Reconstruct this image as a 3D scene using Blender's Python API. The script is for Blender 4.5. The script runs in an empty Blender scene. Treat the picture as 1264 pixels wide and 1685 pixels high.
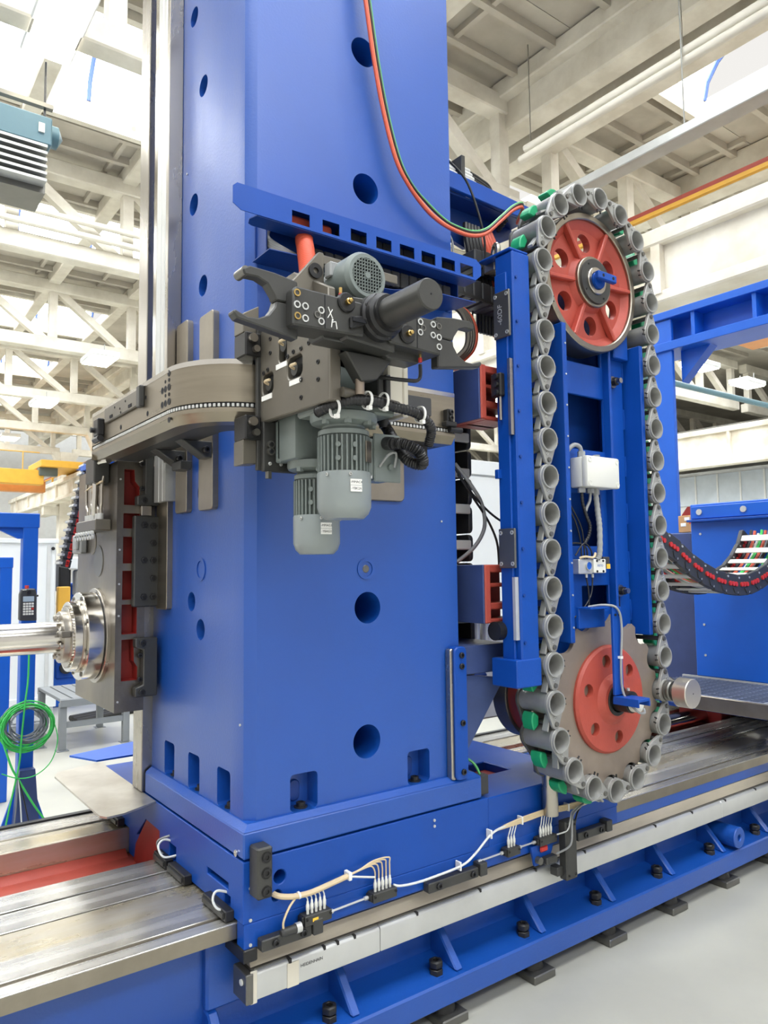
import bpy, bmesh, math, random
from mathutils import Vector, Matrix
random.seed(7)
scene = bpy.context.scene
C = scene.collection

# ---------------------------------------------------------------- camera
# world: X along the machine bed, Y away from the photographer, Z up, metres
CAM = Vector((0, 0, 1.6))
_yaw, _pit, _rol = [math.radians(a) for a in (36.5158, 4.2919, 0.6767)]
_f = Vector((math.sin(_yaw) * math.cos(_pit), math.cos(_yaw) * math.cos(_pit), math.sin(_pit)))
_r = Vector((math.cos(_yaw), -math.sin(_yaw), 0))
_d = _f.cross(_r)
_cr, _sr = math.cos(_rol), math.sin(_rol)
RIGHT = _r * _cr + _d * _sr
DOWN = _d * _cr - _r * _sr
cam_data = bpy.data.cameras.new('camera')
cam_data.sensor_fit = 'VERTICAL'
cam_data.sensor_height = 36
cam_data.lens = 36 * 1222.47 / 1685
cam_data.clip_start = 0.05
cam_data.clip_end = 300
cam = bpy.data.objects.new('camera', cam_data)
m = Matrix((RIGHT, -DOWN, -_f)).transposed().to_4x4()
m.translation = CAM
cam.matrix_world = m
C.objects.link(cam)
scene.camera = cam

# ---------------------------------------------------------------- world and exposure
world = bpy.data.worlds.new('overcast_sky')
scene.world = world
world.use_nodes = True
bg = world.node_tree.nodes['Background']
bg.inputs[0].default_value = (1.0, 0.98, 0.945, 1)
bg.inputs[1].default_value = 0.9
SKYLIGHT_STRENGTH = 9.5
scene.view_settings.view_transform = 'Standard'
scene.view_settings.look = 'None'
scene.view_settings.gamma = 1
scene.view_settings.use_curve_mapping = False
scene.view_settings.exposure = 0.0
scene.cycles.use_denoising = True
scene.cycles.max_bounces = 7
scene.cycles.diffuse_bounces = 4
scene.cycles.glossy_bounces = 4
scene.cycles.caustics_reflective = False
scene.cycles.caustics_refractive = False

# ---------------------------------------------------------------- materials
def lin(c):
    return tuple(((v / 255) / 12.92 if v / 255 <= 0.04045 else ((v / 255 + 0.055) / 1.055) ** 2.4) for v in c) + (1,)
MATS = {}
def mat(name, rgb, rough=0.5, metal=0.0, var=0.0, vscale=4.0, bump=0.0, bscale=120.0, stretch=None, coat=0.0,
        rgb2=None, emit=None, estr=0.0, rvar=0.0, spec=None):
    """procedural principled material: base colour mottled towards rgb2 by noise, fine bump, stretch = brushed direction"""
    M = bpy.data.materials.new(name)
    M.use_nodes = True
    nt = M.node_tree
    b = nt.nodes['Principled BSDF']
    b.inputs['Roughness'].default_value = rough
    b.inputs['Metallic'].default_value = metal
    if coat:
        b.inputs['Coat Weight'].default_value = coat
        b.inputs['Coat Roughness'].default_value = 0.3
    if spec is not None:
        b.inputs['Specular IOR Level'].default_value = spec
    tc = nt.nodes.new('ShaderNodeTexCoord')
    mp = nt.nodes.new('ShaderNodeMapping')
    nt.links.new(tc.outputs['Object'], mp.inputs[0])
    if stretch:
        mp.inputs['Scale'].default_value = stretch
    base = lin(rgb)
    b.inputs['Base Color'].default_value = base
    if var or rgb2 or rvar:
        n = nt.nodes.new('ShaderNodeTexNoise')
        n.inputs['Scale'].default_value = vscale
        n.inputs['Detail'].default_value = 6
        n.inputs['Roughness'].default_value = 0.6
        nt.links.new(mp.outputs[0], n.inputs['Vector'])
        r = nt.nodes.new('ShaderNodeValToRGB')
        r.color_ramp.elements[0].position = 0.36
        r.color_ramp.elements[1].position = 0.66
        if rgb2:
            c2 = lin(rgb2)
        else:
            c2 = tuple(max(0, v * (1 - var)) for v in base[:3]) + (1,)
        r.color_ramp.elements[0].color = c2
        r.color_ramp.elements[1].color = base
        nt.links.new(n.outputs['Fac'], r.inputs[0])
        nt.links.new(r.outputs[0], b.inputs['Base Color'])
        if rvar:
            mr = nt.nodes.new('ShaderNodeMapRange')
            mr.inputs['From Min'].default_value = 0.3
            mr.inputs['From Max'].default_value = 0.7
            mr.inputs['To Min'].default_value = rough - rvar
            mr.inputs['To Max'].default_value = rough + rvar
            nt.links.new(n.outputs['Fac'], mr.inputs['Value'])
            nt.links.new(mr.outputs[0], b.inputs['Roughness'])
    if bump:
        n2 = nt.nodes.new('ShaderNodeTexNoise')
        n2.inputs['Scale'].default_value = bscale
        n2.inputs['Detail'].default_value = 3
        nt.links.new(mp.outputs[0], n2.inputs['Vector'])
        bp = nt.nodes.new('ShaderNodeBump')
        bp.inputs['Strength'].default_value = bump
        bp.inputs['Distance'].default_value = 0.004
        nt.links.new(n2.outputs['Fac'], bp.inputs['Height'])
        nt.links.new(bp.outputs[0], b.inputs['Normal'])
    if emit:
        b.inputs['Emission Color'].default_value = lin(emit)
        b.inputs['Emission Strength'].default_value = estr
    MATS[name] = M
    return M

mat('blue_paint', (8, 72, 164), 0.42, var=0.12, vscale=3, bump=0.08, bscale=160, rvar=0.05, spec=0.4)
mat('blue_cast', (9, 76, 166), 0.42, var=0.10, vscale=2.2, bump=0.16, bscale=110, rvar=0.05, spec=0.7, coat=0.28)
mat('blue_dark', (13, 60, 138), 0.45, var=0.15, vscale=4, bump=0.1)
mat('blue_grey', (58, 74, 120), 0.45, var=0.2, vscale=6, bump=0.12)
mat('blue_far', (18, 92, 196), 0.4, var=0.08)
mat('steel', (180, 174, 164), 0.28, metal=1, var=0.12, vscale=5, stretch=(1, 1, 0.25), rvar=0.05)
mat('steel_bright', (212, 208, 200), 0.16, metal=1, var=0.1, vscale=6, rvar=0.04)
mat('steel_satin', (204, 198, 188), 0.3, metal=0.8, var=0.08, vscale=6)
mat('steel_way', (206, 204, 198), 0.26, metal=0.72, rgb2=(166, 162, 154), vscale=2.5, stretch=(0.35, 9, 9), rvar=0.05, bump=0.02, bscale=60)
mat('steel_way_oily', (200, 196, 186), 0.28, metal=0.7, rgb2=(182, 168, 134), vscale=2.6, stretch=(0.6, 3, 3), rvar=0.07, bump=0.05, bscale=24)
mat('steel_ring', (152, 143, 126), 0.32, metal=0.85, var=0.14, vscale=3, stretch=(1, 1, 14), rvar=0.05)
mat('steel_plate', (160, 152, 138), 0.36, metal=1, var=0.16, vscale=7)
mat('steel_sprocket', (158, 144, 130), 0.45, metal=0.5, var=0.2, vscale=4)
mat('steel_head', (150, 143, 131), 0.36, metal=0.9, rgb2=(104, 98, 90), vscale=3.2, stretch=(1, 1, 0.7), rvar=0.08, bump=0.04, bscale=40)
mat('scraped_cream', (188, 178, 158), 0.5, metal=0.35, var=0.2, vscale=5, stretch=(0.5, 3, 3))
mat('alu', (206, 207, 204), 0.4, metal=0.55, var=0.06, vscale=8)
mat('sheet_metal', (206, 202, 192), 0.34, metal=0.7, rgb2=(176, 170, 158), vscale=5, rvar=0.08)
mat('alu_dark', (120, 119, 114), 0.38, metal=0.8, var=0.1)
mat('cast_grey', (164, 164, 160), 0.46, metal=0.35, var=0.16, vscale=14, bump=0.1, bscale=200)
mat('cast_grey_dark', (98, 98, 96), 0.5, metal=0.3, var=0.2, vscale=14)
mat('bore_grey', (132, 133, 130), 0.42, metal=0.4, var=0.12, vscale=10)
mat('gun_black', (68, 68, 66), 0.42, metal=0.3, var=0.18, vscale=8, bump=0.05)
mat('gun_plate', (112, 107, 97), 0.40, metal=0.45, var=0.12, vscale=4, bump=0.03)
mat('black_oxide', (44, 44, 45), 0.38, metal=0.35, var=0.2, vscale=12)
mat('black_rubber', (30, 30, 32), 0.4)
mat('black_plastic', (56, 57, 59), 0.5, var=0.1)
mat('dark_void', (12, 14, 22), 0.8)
mat('motor_grey', (118, 127, 124), 0.42, var=0.1, vscale=9, bump=0.06, coat=0.15)
mat('motor_cover', (138, 146, 146), 0.40, var=0.06, vscale=5, coat=0.15)
mat('motor_dark', (88, 98, 94), 0.4, var=0.1, coat=0.2)
mat('red_oxide', (176, 74, 60), 0.5, var=0.18, vscale=5, bump=0.16, bscale=110)
mat('red_deep', (140, 34, 28), 0.5, var=0.25, vscale=5)
mat('red_bright', (196, 50, 44), 0.45)
mat('orange_hose', (200, 84, 58), 0.5)
mat('salmon_hose', (222, 150, 118), 0.5)
mat('green_hose', (96, 178, 104), 0.5)
mat('green_tab', (30, 158, 106), 0.45, var=0.12, vscale=20)
mat('green_cable', (60, 190, 86), 0.5)
mat('grey_cable', (120, 124, 128), 0.5)
mat('grey_hose', (150, 152, 152), 0.5)
mat('white_tube', (214, 216, 212), 0.45)
mat('cream_tube', (210, 190, 154), 0.45)
mat('white_plastic', (222, 222, 214), 0.45, var=0.03)
mat('white_panel', (226, 230, 232), 0.4, var=0.03, vscale=2)
mat('cream_box', (212, 206, 190), 0.45, var=0.05)
mat('chalk_white', (236, 236, 232), 0.8)
mat('ink', (60, 60, 62), 0.7)
mat('ink_red', (214, 120, 100), 0.6)
mat('ink_blue', (90, 120, 180), 0.6)
mat('yellow_paint', (232, 178, 66), 0.5, var=0.1)
mat('orange_paint', (222, 150, 84), 0.5, var=0.1)
mat('yellow_tag', (236, 190, 60), 0.6)
mat('brass', (198, 168, 104), 0.3, metal=1)
mat('cardboard', (196, 152, 104), 0.8, var=0.1)
mat('screen', (170, 186, 196), 0.2)
mat('blue_dial', (30, 90, 190), 0.3)
mat('concrete_white', (232, 228, 216), 0.8, rgb2=(204, 198, 184), vscale=1.3, bump=0.25, bscale=18)
mat('roof_slab', (196, 190, 178), 0.85, rgb2=(172, 166, 154), vscale=0.8, bump=0.2, bscale=10)
mat('girder_white', (238, 234, 222), 0.75, rgb2=(206, 196, 176), vscale=1.0, bump=0.3, bscale=14)
mat('epoxy_floor', (182, 181, 170), 0.34, rgb2=(171, 170, 160), vscale=1.6, bump=0.03, bscale=30, rvar=0.06)
mat('pipe_white', (226, 222, 210), 0.6, var=0.08)
mat('pipe_steel', (182, 184, 182), 0.4, metal=0.5, var=0.1)
mat('wall_grey', (204, 206, 206), 0.7, var=0.08)
mat('glazing', (186, 196, 206), 0.35, var=0.15, vscale=1.5)
mat('heater_blue', (86, 122, 136), 0.4, var=0.08)
mat('bench_grey', (128, 132, 134), 0.5, var=0.06)
mat('grating_grey', (120, 130, 152), 0.45, metal=0.4)
mat('skylight_glow', (255, 255, 255), 0.5, emit=(248, 252, 255), estr=SKYLIGHT_STRENGTH)
mat('lamp_glow', (255, 255, 255), 0.5, emit=(255, 246, 226), estr=9.0)
mat('skylight_bar', (52, 76, 132), 0.6)

# ---------------------------------------------------------------- mesh helpers
class MB:
    """collects simple shapes in world coordinates; build() links them as ONE mesh object"""
    def __init__(s):
        s.v = []; s.f = []
    def add(s, vs, fs):
        o = len(s.v)
        s.v += [tuple(p) for p in vs]
        s.f += [tuple(i + o for i in f) for f in fs]
        return s
    def box(s, x0, x1, y0, y1, z0, z1):
        vs = [(x, y, z) for x in (x0, x1) for y in (y0, y1) for z in (z0, z1)]
        return s.add(vs, [(0, 1, 3, 2), (4, 6, 7, 5), (0, 4, 5, 1), (2, 3, 7, 6), (0, 2, 6, 4), (1, 5, 7, 3)])
    def prism(s, poly, ax, a0, a1):
        """poly: 2D outline; ax x -> (y,z), y -> (x,z), z -> (x,y)"""
        def P(p, a):
            return {'x': (a, p[0], p[1]), 'y': (p[0], a, p[1]), 'z': (p[0], p[1], a)}[ax]
        n = len(poly)
        vs = [P(p, a0) for p in poly] + [P(p, a1) for p in poly]
        fs = [tuple(range(n)), tuple(range(2 * n - 1, n - 1, -1))]
        fs += [(i, n + i, n + (i + 1) % n, (i + 1) % n) for i in range(n)]
        return s.add(vs, fs)
    def lathe(s, prof, o, ax, n=24, closed=False, phase=0.0):
        """prof: [(radius, distance along axis)]; r = 0 closes the end"""
        o = Vector(o); a = Vector(ax).normalized()
        u = a.orthogonal().normalized() if abs(a.z) < 0.9 else Vector((1, 0, 0))
        if abs(a.y) > 0.9: u = Vector((1, 0, 0))
        if abs(a.x) > 0.9: u = Vector((0, 1, 0))
        w = a.cross(u)
        vs = []; rings = []
        for r, t in prof:
            if r <= 1e-9:
                rings.append((len(vs), 1)); vs.append(o + a * t)
            else:
                rings.append((len(vs), n))
                for k in range(n):
                    an = phase + 2 * math.pi * k / n
                    vs.append(o + a * t + (u * math.cos(an) + w * math.sin(an)) * r)
        fs = []
        pairs = list(zip(rings[:-1], rings[1:]))
        if closed: pairs.append((rings[-1], rings[0]))
        for (i0, n0), (i1, n1) in pairs:
            if n0 == 1 and n1 == 1: continue
            for k in range(n):
                k2 = (k + 1) % n
                if n0 == 1: fs.append((i0, i1 + k, i1 + k2))
                elif n1 == 1: fs.append((i0 + k, i1, i0 + k2))
                else: fs.append((i0 + k, i1 + k, i1 + k2, i0 + k2))
        return s.add(vs, fs)
    def cyl(s, p0, p1, r, r1=None, n=20):
        p0 = Vector(p0); p1 = Vector(p1); L = (p1 - p0).length
        r1 = r if r1 is None else r1
        return s.lathe([(0, 0), (r, 0), (r1, L), (0, L)], p0, p1 - p0, n)
    def ring(s, p0, p1, ro, ri, n=28):
        p0 = Vector(p0); p1 = Vector(p1); L = (p1 - p0).length
        return s.lathe([(ri, 0), (ro, 0), (ro, L), (ri, L)], p0, p1 - p0, n, closed=True)
    def hexn(s, p0, p1, r):
        return s.cyl(p0, p1, r, n=6)
    def bar(s, p0, p1, w, h, up=(0, 0, 1)):
        """rectangular bar from p0 to p1"""
        p0 = Vector(p0); p1 = Vector(p1); d = (p1 - p0).normalized()
        up = Vector(up)
        sd = d.cross(up).normalized(); up = sd.cross(d)
        vs = [p + sd * (a * w / 2) + up * (b * h / 2) for p in (p0, p1) for a, b in ((-1, -1), (1, -1), (1, 1), (-1, 1))]
        return s.add(vs, [(0, 3, 2, 1), (4, 5, 6, 7), (0, 1, 5, 4), (1, 2, 6, 5), (2, 3, 7, 6), (3, 0, 4, 7)])
    def tube(s, pts, r, n=8, smooth=6):
        pts = [Vector(p) for p in pts]
        if smooth and len(pts) > 2:
            out = []
            for i in range(len(pts) - 1):
                a = pts[max(i - 1, 0)]; b = pts[i]; c = pts[i + 1]; d = pts[min(i + 2, len(pts) - 1)]
                for k in range(smooth):
                    t = k / smooth
                    out.append(0.5 * ((2 * b) + (c - a) * t + (2 * a - 5 * b + 4 * c - d) * t * t + (3 * b - a - 3 * c + d) * t ** 3))
            pts = out + [pts[-1]]
        vs = []; fs = []
        u = None
        for i, p in enumerate(pts):
            t = (pts[min(i + 1, len(pts) - 1)] - pts[max(i - 1, 0)]).normalized()
            if u is None: u = t.orthogonal().normalized()
            u = (u - t * u.dot(t)).normalized()
            w = t.cross(u)
            rr = r(i / (len(pts) - 1)) if callable(r) else r
            for k in range(n):
                an = 2 * math.pi * k / n
                vs.append(p + (u * math.cos(an) + w * math.sin(an)) * rr)
        for i in range(len(pts) - 1):
            for k in range(n):
                fs.append((i * n + k, i * n + (k + 1) % n, (i + 1) * n + (k + 1) % n, (i + 1) * n + k))
        e = (len(pts) - 1) * n
        fs += [tuple(range(n - 1, -1, -1)), tuple(range(e, e + n))]
        return s.add(vs, fs)
    def build(s, name, m, parent=None, bevel=0.0, seg=1, angle=28, origin=None, cut=None):
        vs = s.v
        if origin is None:
            lo = [min(p[i] for p in vs) for i in range(3)]; hi = [max(p[i] for p in vs) for i in range(3)]
            origin = Vector([(a + b) / 2 for a, b in zip(lo, hi)])
        origin = Vector(origin)
        me = bpy.data.meshes.new(name)
        me.from_pydata([Vector(p) - origin for p in vs], [], s.f)
        bm = bmesh.new(); bm.from_mesh(me)
        bmesh.ops.recalc_face_normals(bm, faces=bm.faces)
        if bevel and not cut:
            do_bevel(bm, bevel, seg)
        bm.to_mesh(me); bm.free()
        if cut:
            me = boolean(me, origin, cut)
            if bevel:
                bm = bmesh.new(); bm.from_mesh(me)
                do_bevel(bm, bevel, seg)
                bm.to_mesh(me); bm.free()
            me.name = name
        for p in me.polygons: p.use_smooth = True
        me.set_sharp_from_angle(angle=math.radians(angle))
        me.materials.clear()
        me.materials.append(MATS[m])
        o = bpy.data.objects.new(name, me)
        C.objects.link(o)
        place(o, origin, parent)
        return o
def do_bevel(bm, w, seg):
    ed = [e for e in bm.edges if len(e.link_faces) == 2 and e.calc_face_angle(0) > math.radians(40)]
    bmesh.ops.bevel(bm, geom=ed, offset=w, segments=seg, affect='EDGES', profile=0.5, clamp_overlap=True)
def boolean(me, origin, cut):
    """me minus the shapes in MB cut (baked)"""
    a = bpy.data.objects.new('tmp_a', me); C.objects.link(a)
    cm = bpy.data.meshes.new('tmp_c')
    cm.from_pydata([Vector(p) - origin for p in cut.v], [], cut.f)
    bm = bmesh.new(); bm.from_mesh(cm); bmesh.ops.recalc_face_normals(bm, faces=bm.faces); bm.to_mesh(cm); bm.free()
    c = bpy.data.objects.new('tmp_b', cm); C.objects.link(c)
    md = a.modifiers.new('b', 'BOOLEAN'); md.operation = 'DIFFERENCE'; md.solver = 'EXACT'; md.object = c
    dg = bpy.context.evaluated_depsgraph_get()
    out = bpy.data.meshes.new_from_object(a.evaluated_get(dg))
    bpy.data.objects.remove(a); bpy.data.objects.remove(c)
    return out
WL = {}
def place(o, world, parent):
    WL[o.name] = Vector(world)
    if parent is not None:
        o.parent = parent
        o.location = Vector(world) - WL[parent.name]
    else:
        o.location = world
def tag(o, label=None, cat=None, group=None, kind=None):
    if label: o['label'] = label
    if cat: o['category'] = cat
    if group: o['group'] = group
    if kind: o['kind'] = kind
    return o
def thing(name, label, cat, loc, group=None, kind=None):
    o = bpy.data.objects.new(name, None)
    o.empty_display_size = 0.05
    C.objects.link(o)
    place(o, loc, None)
    return tag(o, label, cat, group, kind)
def dup(o, loc=None, parent=None, label=None, name=None):
    """copy of a thing (or part) with its parts and sub-parts"""
    c = o.copy(); C.objects.link(c)
    c.parent = parent
    if loc is not None:
        place(c, loc, parent)
    else:
        WL[c.name] = WL.get(o.name, Vector())
    if label: c['label'] = label
    for ch in [x for x in bpy.data.objects if x.parent == o]:
        k = ch.copy(); C.objects.link(k); k.parent = c
        for g in [x for x in bpy.data.objects if x.parent == ch]:
            q = g.copy(); C.objects.link(q); q.parent = k
    return c
def copy_part(o, world, parent):
    c = o.copy(); C.objects.link(c)
    place(c, world, parent)
    return c
def text(name, body, m, size, loc, normal, up, parent, extrude=0.0004, right_to=None):
    cu = bpy.data.curves.new(name, 'FONT')
    cu.body = body; cu.size = size; cu.extrude = extrude
    cu.align_x = 'CENTER'; cu.align_y = 'CENTER'
    cu.materials.append(MATS[m])
    o = bpy.data.objects.new(name, cu)
    C.objects.link(o)
    n = Vector(normal).normalized(); u = Vector(up).normalized(); x = u.cross(n)
    o.rotation_euler = Matrix((x, u, n)).transposed().to_euler()
    place(o, loc, parent)
    return text_mesh(o, parent)
def screw(parent, p, d, r=0.008, h=0.006, m='black_oxide', name='screw'):
    """socket cap screw with a recessed hexagon, head pointing along d"""
    d = Vector(d).normalized()
    p = Vector(p)
    b = MB()
    b.lathe([(0, 0), (r, 0), (r, h * 0.8), (r * 0.85, h), (r * 0.5, h), (r * 0.5, h * 0.35), (0, h * 0.35)], p, d, 12)
    return b.build(name, m, parent)
def circ(cx, cy, r, n=24, a0=0, a1=2 * math.pi):
    return [(cx + r * math.cos(a0 + (a1 - a0) * k / n), cy + r * math.sin(a0 + (a1 - a0) * k / n)) for k in range(n)]
def rrect(x0, x1, y0, y1, r, n=4):
    out = []
    for cx, cy, a in ((x1 - r, y1 - r, 0), (x0 + r, y1 - r, 90), (x0 + r, y0 + r, 180), (x1 - r, y0 + r, 270)):
        for k in range(n + 1):
            t = math.radians(a + 90 * k / n)
            out.append((cx + r * math.cos(t), cy + r * math.sin(t)))
    return out
def text_mesh(o, parent):
    """turn lettering into a mesh object of the same name"""
    dg = bpy.context.evaluated_depsgraph_get()
    me = bpy.data.meshes.new_from_object(o.evaluated_get(dg))
    n = o.name
    rot, loc = o.rotation_euler.copy(), o.location.copy()
    w = WL[o.name]
    bpy.data.objects.remove(o)
    q = bpy.data.objects.new(n, me)
    C.objects.link(q)
    q.parent = parent; q.rotation_euler = rot; q.location = loc
    WL[q.name] = w
    return q
# ================================================================ THE HALL
ROW = 8.6                      # column row between the machine's bay and the next one
TY = [2, 8, 14, 20, 26, 32, 38]    # truss lines
ZB, ZT, ZR = 7.4, 8.9, 9.25    # truss bottom chord, top chord, underside of the roof slabs
floor = MB().box(-12, 44.3, -9, 48, -0.12, 0).build('floor', 'epoxy_floor'); tag(floor, 'smooth pale grey epoxy floor of the hall', 'floor', kind='structure')
wb = MB().box(-12, 44.3, 48, 48.3, 0, 10).build('wall_back', 'wall_grey'); tag(wb, 'pale end wall far behind the trusses', 'wall', kind='structure')
wr = MB().box(27.3, 27.6, -9, 48, 0, 5.2).build('wall_right', 'wall_grey'); tag(wr, 'pale outer wall of the next bay behind crane girder', 'wall', kind='structure')
for k in range(8):
    y0 = 0.5 + k * 6
    g = MB().box(27.24, 27.3, y0, y0 + 5.4, 3.9, 5.05).build('glazing_panel', 'glazing', wr)
    for q in range(1, 6):
        MB().box(27.2, 27.24, y0 + q * 0.9 - 0.03, y0 + q * 0.9 + 0.03, 3.9, 5.05).build('glazing_bar', 'wall_grey', g)

ceiling = thing('ceiling', 'ribbed off-white concrete roof slabs with skylight openings', 'ceiling', (0, 14, ZR), kind='structure')
SKY = {0: (-6.6, 6.4), 1: (9.3, 11.6), 2: (14.0, 25.5)}
rib_x = {}
cross = None
for b in range(-2, 7):
    y0 = 2 + 6 * b
    a, c = y0 + 1.75, y0 + 4.4          # skylight slot of this bay
    for (x0, x1) in ((-9.4, ROW), (ROW, 44.0)):
        MB().box(x0, x1, y0, a - 0.06, ZR, ZR + 0.1).build('roof_slab', 'roof_slab', ceiling)
        MB().box(x0, x1, c + 0.06, y0 + 6, ZR, ZR + 0.1).build('roof_slab', 'roof_slab', ceiling)
    xs = [-9.4, -6.6, 6.4, 9.3, 11.6, 14.0, 25.5, 44.0]
    for i in range(0, 8, 2):
        MB().box(xs[i] + (0.06 if i else 0), xs[i + 1] - (0.06 if i < 6 else 0), a - 0.05, c + 0.05, ZR + 0.001, ZR + 0.099).build('roof_slab', 'roof_slab', ceiling)
    if 0 <= b <= 4:
        for yy in (y0 + 0.75, y0 + 1.5, y0 + 4.75, y0 + 5.5) + ((y0 + 2.4, y0 + 3.1, y0 + 3.8) if b < 2 else ()):
            segs = ((-9.4, ROW), (ROW, 26.6)) if (yy < a or yy > c) else ((6.7, ROW), (11.9, 13.8))
            for (x0, x1) in segs:
                key = (x0, x1)
                w = Vector(((x0 + x1) / 2, yy, ZR - 0.07))
                if key not in rib_x:
                    rib_x[key] = MB().box(x0, x1, yy - 0.05, yy + 0.05, ZR - 0.14, ZR).build('slab_rib', 'roof_slab', ceiling)
                else:
                    copy_part(rib_x[key], w, ceiling)
        if b < 3:
            for k in range(13):
                x = -0.6 + k * 1.5
                for (yc, ln) in ((y0 + 0.88, 1.7), (y0 + 5.2, 1.6)):
                    if cross is None:
                        cross = MB().box(x - 0.04, x + 0.04, yc - 0.8, yc + 0.8, ZR - 0.1, ZR).build('cross_rib', 'roof_slab', ceiling)
                    else:
                        copy_part(cross, (x, yc, ZR - 0.05), ceiling)

def skylight(x0, x1, y0, y1, label):
    t = thing('skylight', label, 'skylight', ((x0 + x1) / 2, (y0 + y1) / 2, ZR), 'barrel skylights in the roof')
    h = 0.2
    for (p, q, r, s) in ((x0 - .12, x1 + .12, y0 - .12, y0), (x0 - .12, x1 + .12, y1, y1 + .12), (x0 - .12, x0, y0, y1), (x1, x1 + .12, y0, y1)):
        MB().box(p, q, r, s, ZR - 0.22, ZR + h).build('curb', 'concrete_white', t)
    n = max(1, round((x1 - x0) / 1.6))
    ym, hw = (y0 + y1) / 2, (y1 - y0) / 2
    arc = [(ym - hw * math.cos(math.pi * k / 10), ZR + h + 0.95 * math.sin(math.pi * k / 10)) for k in range(11)]
    pane = bar = None
    dx = (x1 - x0) / n
    for k in range(n):
        xa = x0 + k * dx
        if pane is None:
            b = MB()
            vs = [(xa, p[0], p[1]) for p in arc] + [(xa + dx, p[0], p[1]) for p in arc]
            b.add(vs, [(i, i + 1, 12 + i, 11 + i) for i in range(10)])
            pane = b.build('pane', 'skylight_glow', t)
        else:
            copy_part(pane, WL[pane.name] + Vector((k * dx, 0, 0)), t)
    for k in range(n + 1):
        xa = x0 + k * dx
        if bar is None:
            bar = MB().tube([(xa, p[0], p[1] - 0.03) for p in arc], 0.04, 6, 0).build('glazing_bar', 'skylight_bar', t)
        else:
            copy_part(bar, WL[bar.name] + Vector((k * dx, 0, 0)), t)
    MB().box(x0, x1, ym - 0.04, ym + 0.04, ZR + h + 0.86, ZR + h + 0.92).build('ridge_bar', 'skylight_bar', t)
    MB().box(x0, x1, arc[2][0] - 0.02, arc[2][0] + 0.02, arc[2][1] - 0.07, arc[2][1] - 0.03).build('glazing_rail', 'skylight_bar', t)
    return t
order = ['over the photographer', 'over the photographer side', 'nearest above the machine', 'next above the blue column', 'in the second roof bay behind the column', 'in the third roof bay behind the column', 'in the fourth roof bay', 'in the fifth roof bay', 'in the farthest roof bay']
for b in range(-2, 7):
    y0 = 2 + 6 * b
    skylight(-6.6, 6.4, y0 + 1.75, y0 + 4.4, 'long arched white skylight ' + order[b + 2])
    skylight(9.3, 11.6, y0 + 1.75, y0 + 4.4, 'short arched skylight of the next bay, ' + order[b + 2])
    skylight(14.0, 25.5, y0 + 1.75, y0 + 4.4, 'long arched skylight over the next bay, ' + order[b + 2])

# ---- trusses along X on every 6 m line
def make_truss(x0, x1, y, label):
    t = thing('roof_truss', label, 'truss', ((x0 + x1) / 2, y, ZB), 'white concrete roof trusses')
    MB().box(x0, x1, y - 0.14, y + 0.14, ZB - 0.16, ZB + 0.16).build('bottom_chord', 'concrete_white', t, 0.02)
    MB().box(x0, x1, y - 0.15, y + 0.15, ZT - 0.15, ZT + 0.15).build('top_chord', 'concrete_white', t, 0.02)
    post = diag = None
    n = 9
    for k in range(n):
        xa = x1 - 0.3 - k * (x1 - x0 - 0.6) / (n - 1) 
        if post is None:
            post = MB().box(xa - 0.1, xa + 0.1, y - 0.1, y + 0.1, ZB, ZT).build('post', 'concrete_white', t)
        else:
            copy_part(post, (xa, y, (ZB + ZT) / 2), t)
        if k < n - 1:
            xb = xa - (x1 - x0 - 0.6) / (n - 1)
            if diag is None:
                diag = MB().bar((xb + 0.12, y, ZT - 0.1), (xa - 0.2, y, ZB + 0.1), 0.18, 0.18).build('diagonal', 'concrete_white', t)
            else:
                copy_part(diag, ((xa + xb) / 2 - 0.04, y, (ZB + ZT) / 2), t)
    return t
names = ['nearest above the machine', 'first behind the blue column', 'second behind the column', 'third behind the column', 'fourth behind the column', 'fifth behind the column', 'farthest along the hall']
tA = make_truss(-8.0, ROW, TY[1], 'white concrete truss %s in the machine bay' % names[1])
tB = make_truss(ROW + 0.6, 26.6, TY[1], 'white concrete truss %s over the next bay' % names[1])
for k, y in enumerate(TY):
    if k != 1:
        dup(tA, (0.3, y, ZB), None, 'white concrete truss %s in the machine bay' % names[k])
        dup(tB, ((ROW + 27.2) / 2, y, ZB), None, 'white concrete truss %s over the next bay' % names[k])
    if 1 <= k <= 5:
        dup(tB, ((ROW + 27.2) / 2 + 18, y, ZB), None, 'white concrete truss %s beyond the outer crane girder' % names[k])

wo = MB().box(44.0, 44.3, -9, 48, 0, 10).build('wall_outer', 'wall_grey'); tag(wo, 'pale wall far behind the outer crane girder', 'wall', kind='structure')
# ---- roof beams along Y on the truss nodes
bm0 = None
nodes = [ROW - 0.3 - k * 2.0 for k in range(0, 6)]
for k, y in enumerate(TY[:-1]):
    for j, x in enumerate(nodes):
        lab = 'white roof beam %s, %s from the column row' % (['over the machine', 'behind the blue column', 'in the second bay back', 'in the third bay back', 'in the fourth bay back', 'in the fifth bay back'][k], ['first', 'second', 'third', 'fourth', 'fifth', 'sixth'][j])
        if bm0 is None:
            bm0 = MB().box(x - 0.14, x + 0.14, y, y + 6, ZT + 0.05, ZR - 0.02).build('roof_beam', 'concrete_white', None, 0.02)
            tag(bm0, lab, 'beam', 'white roof beams on the truss nodes')
        else:
            c = copy_part(bm0, (x, y + 3, (ZT + ZR + 0.03) / 2), None); c['label'] = lab
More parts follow.
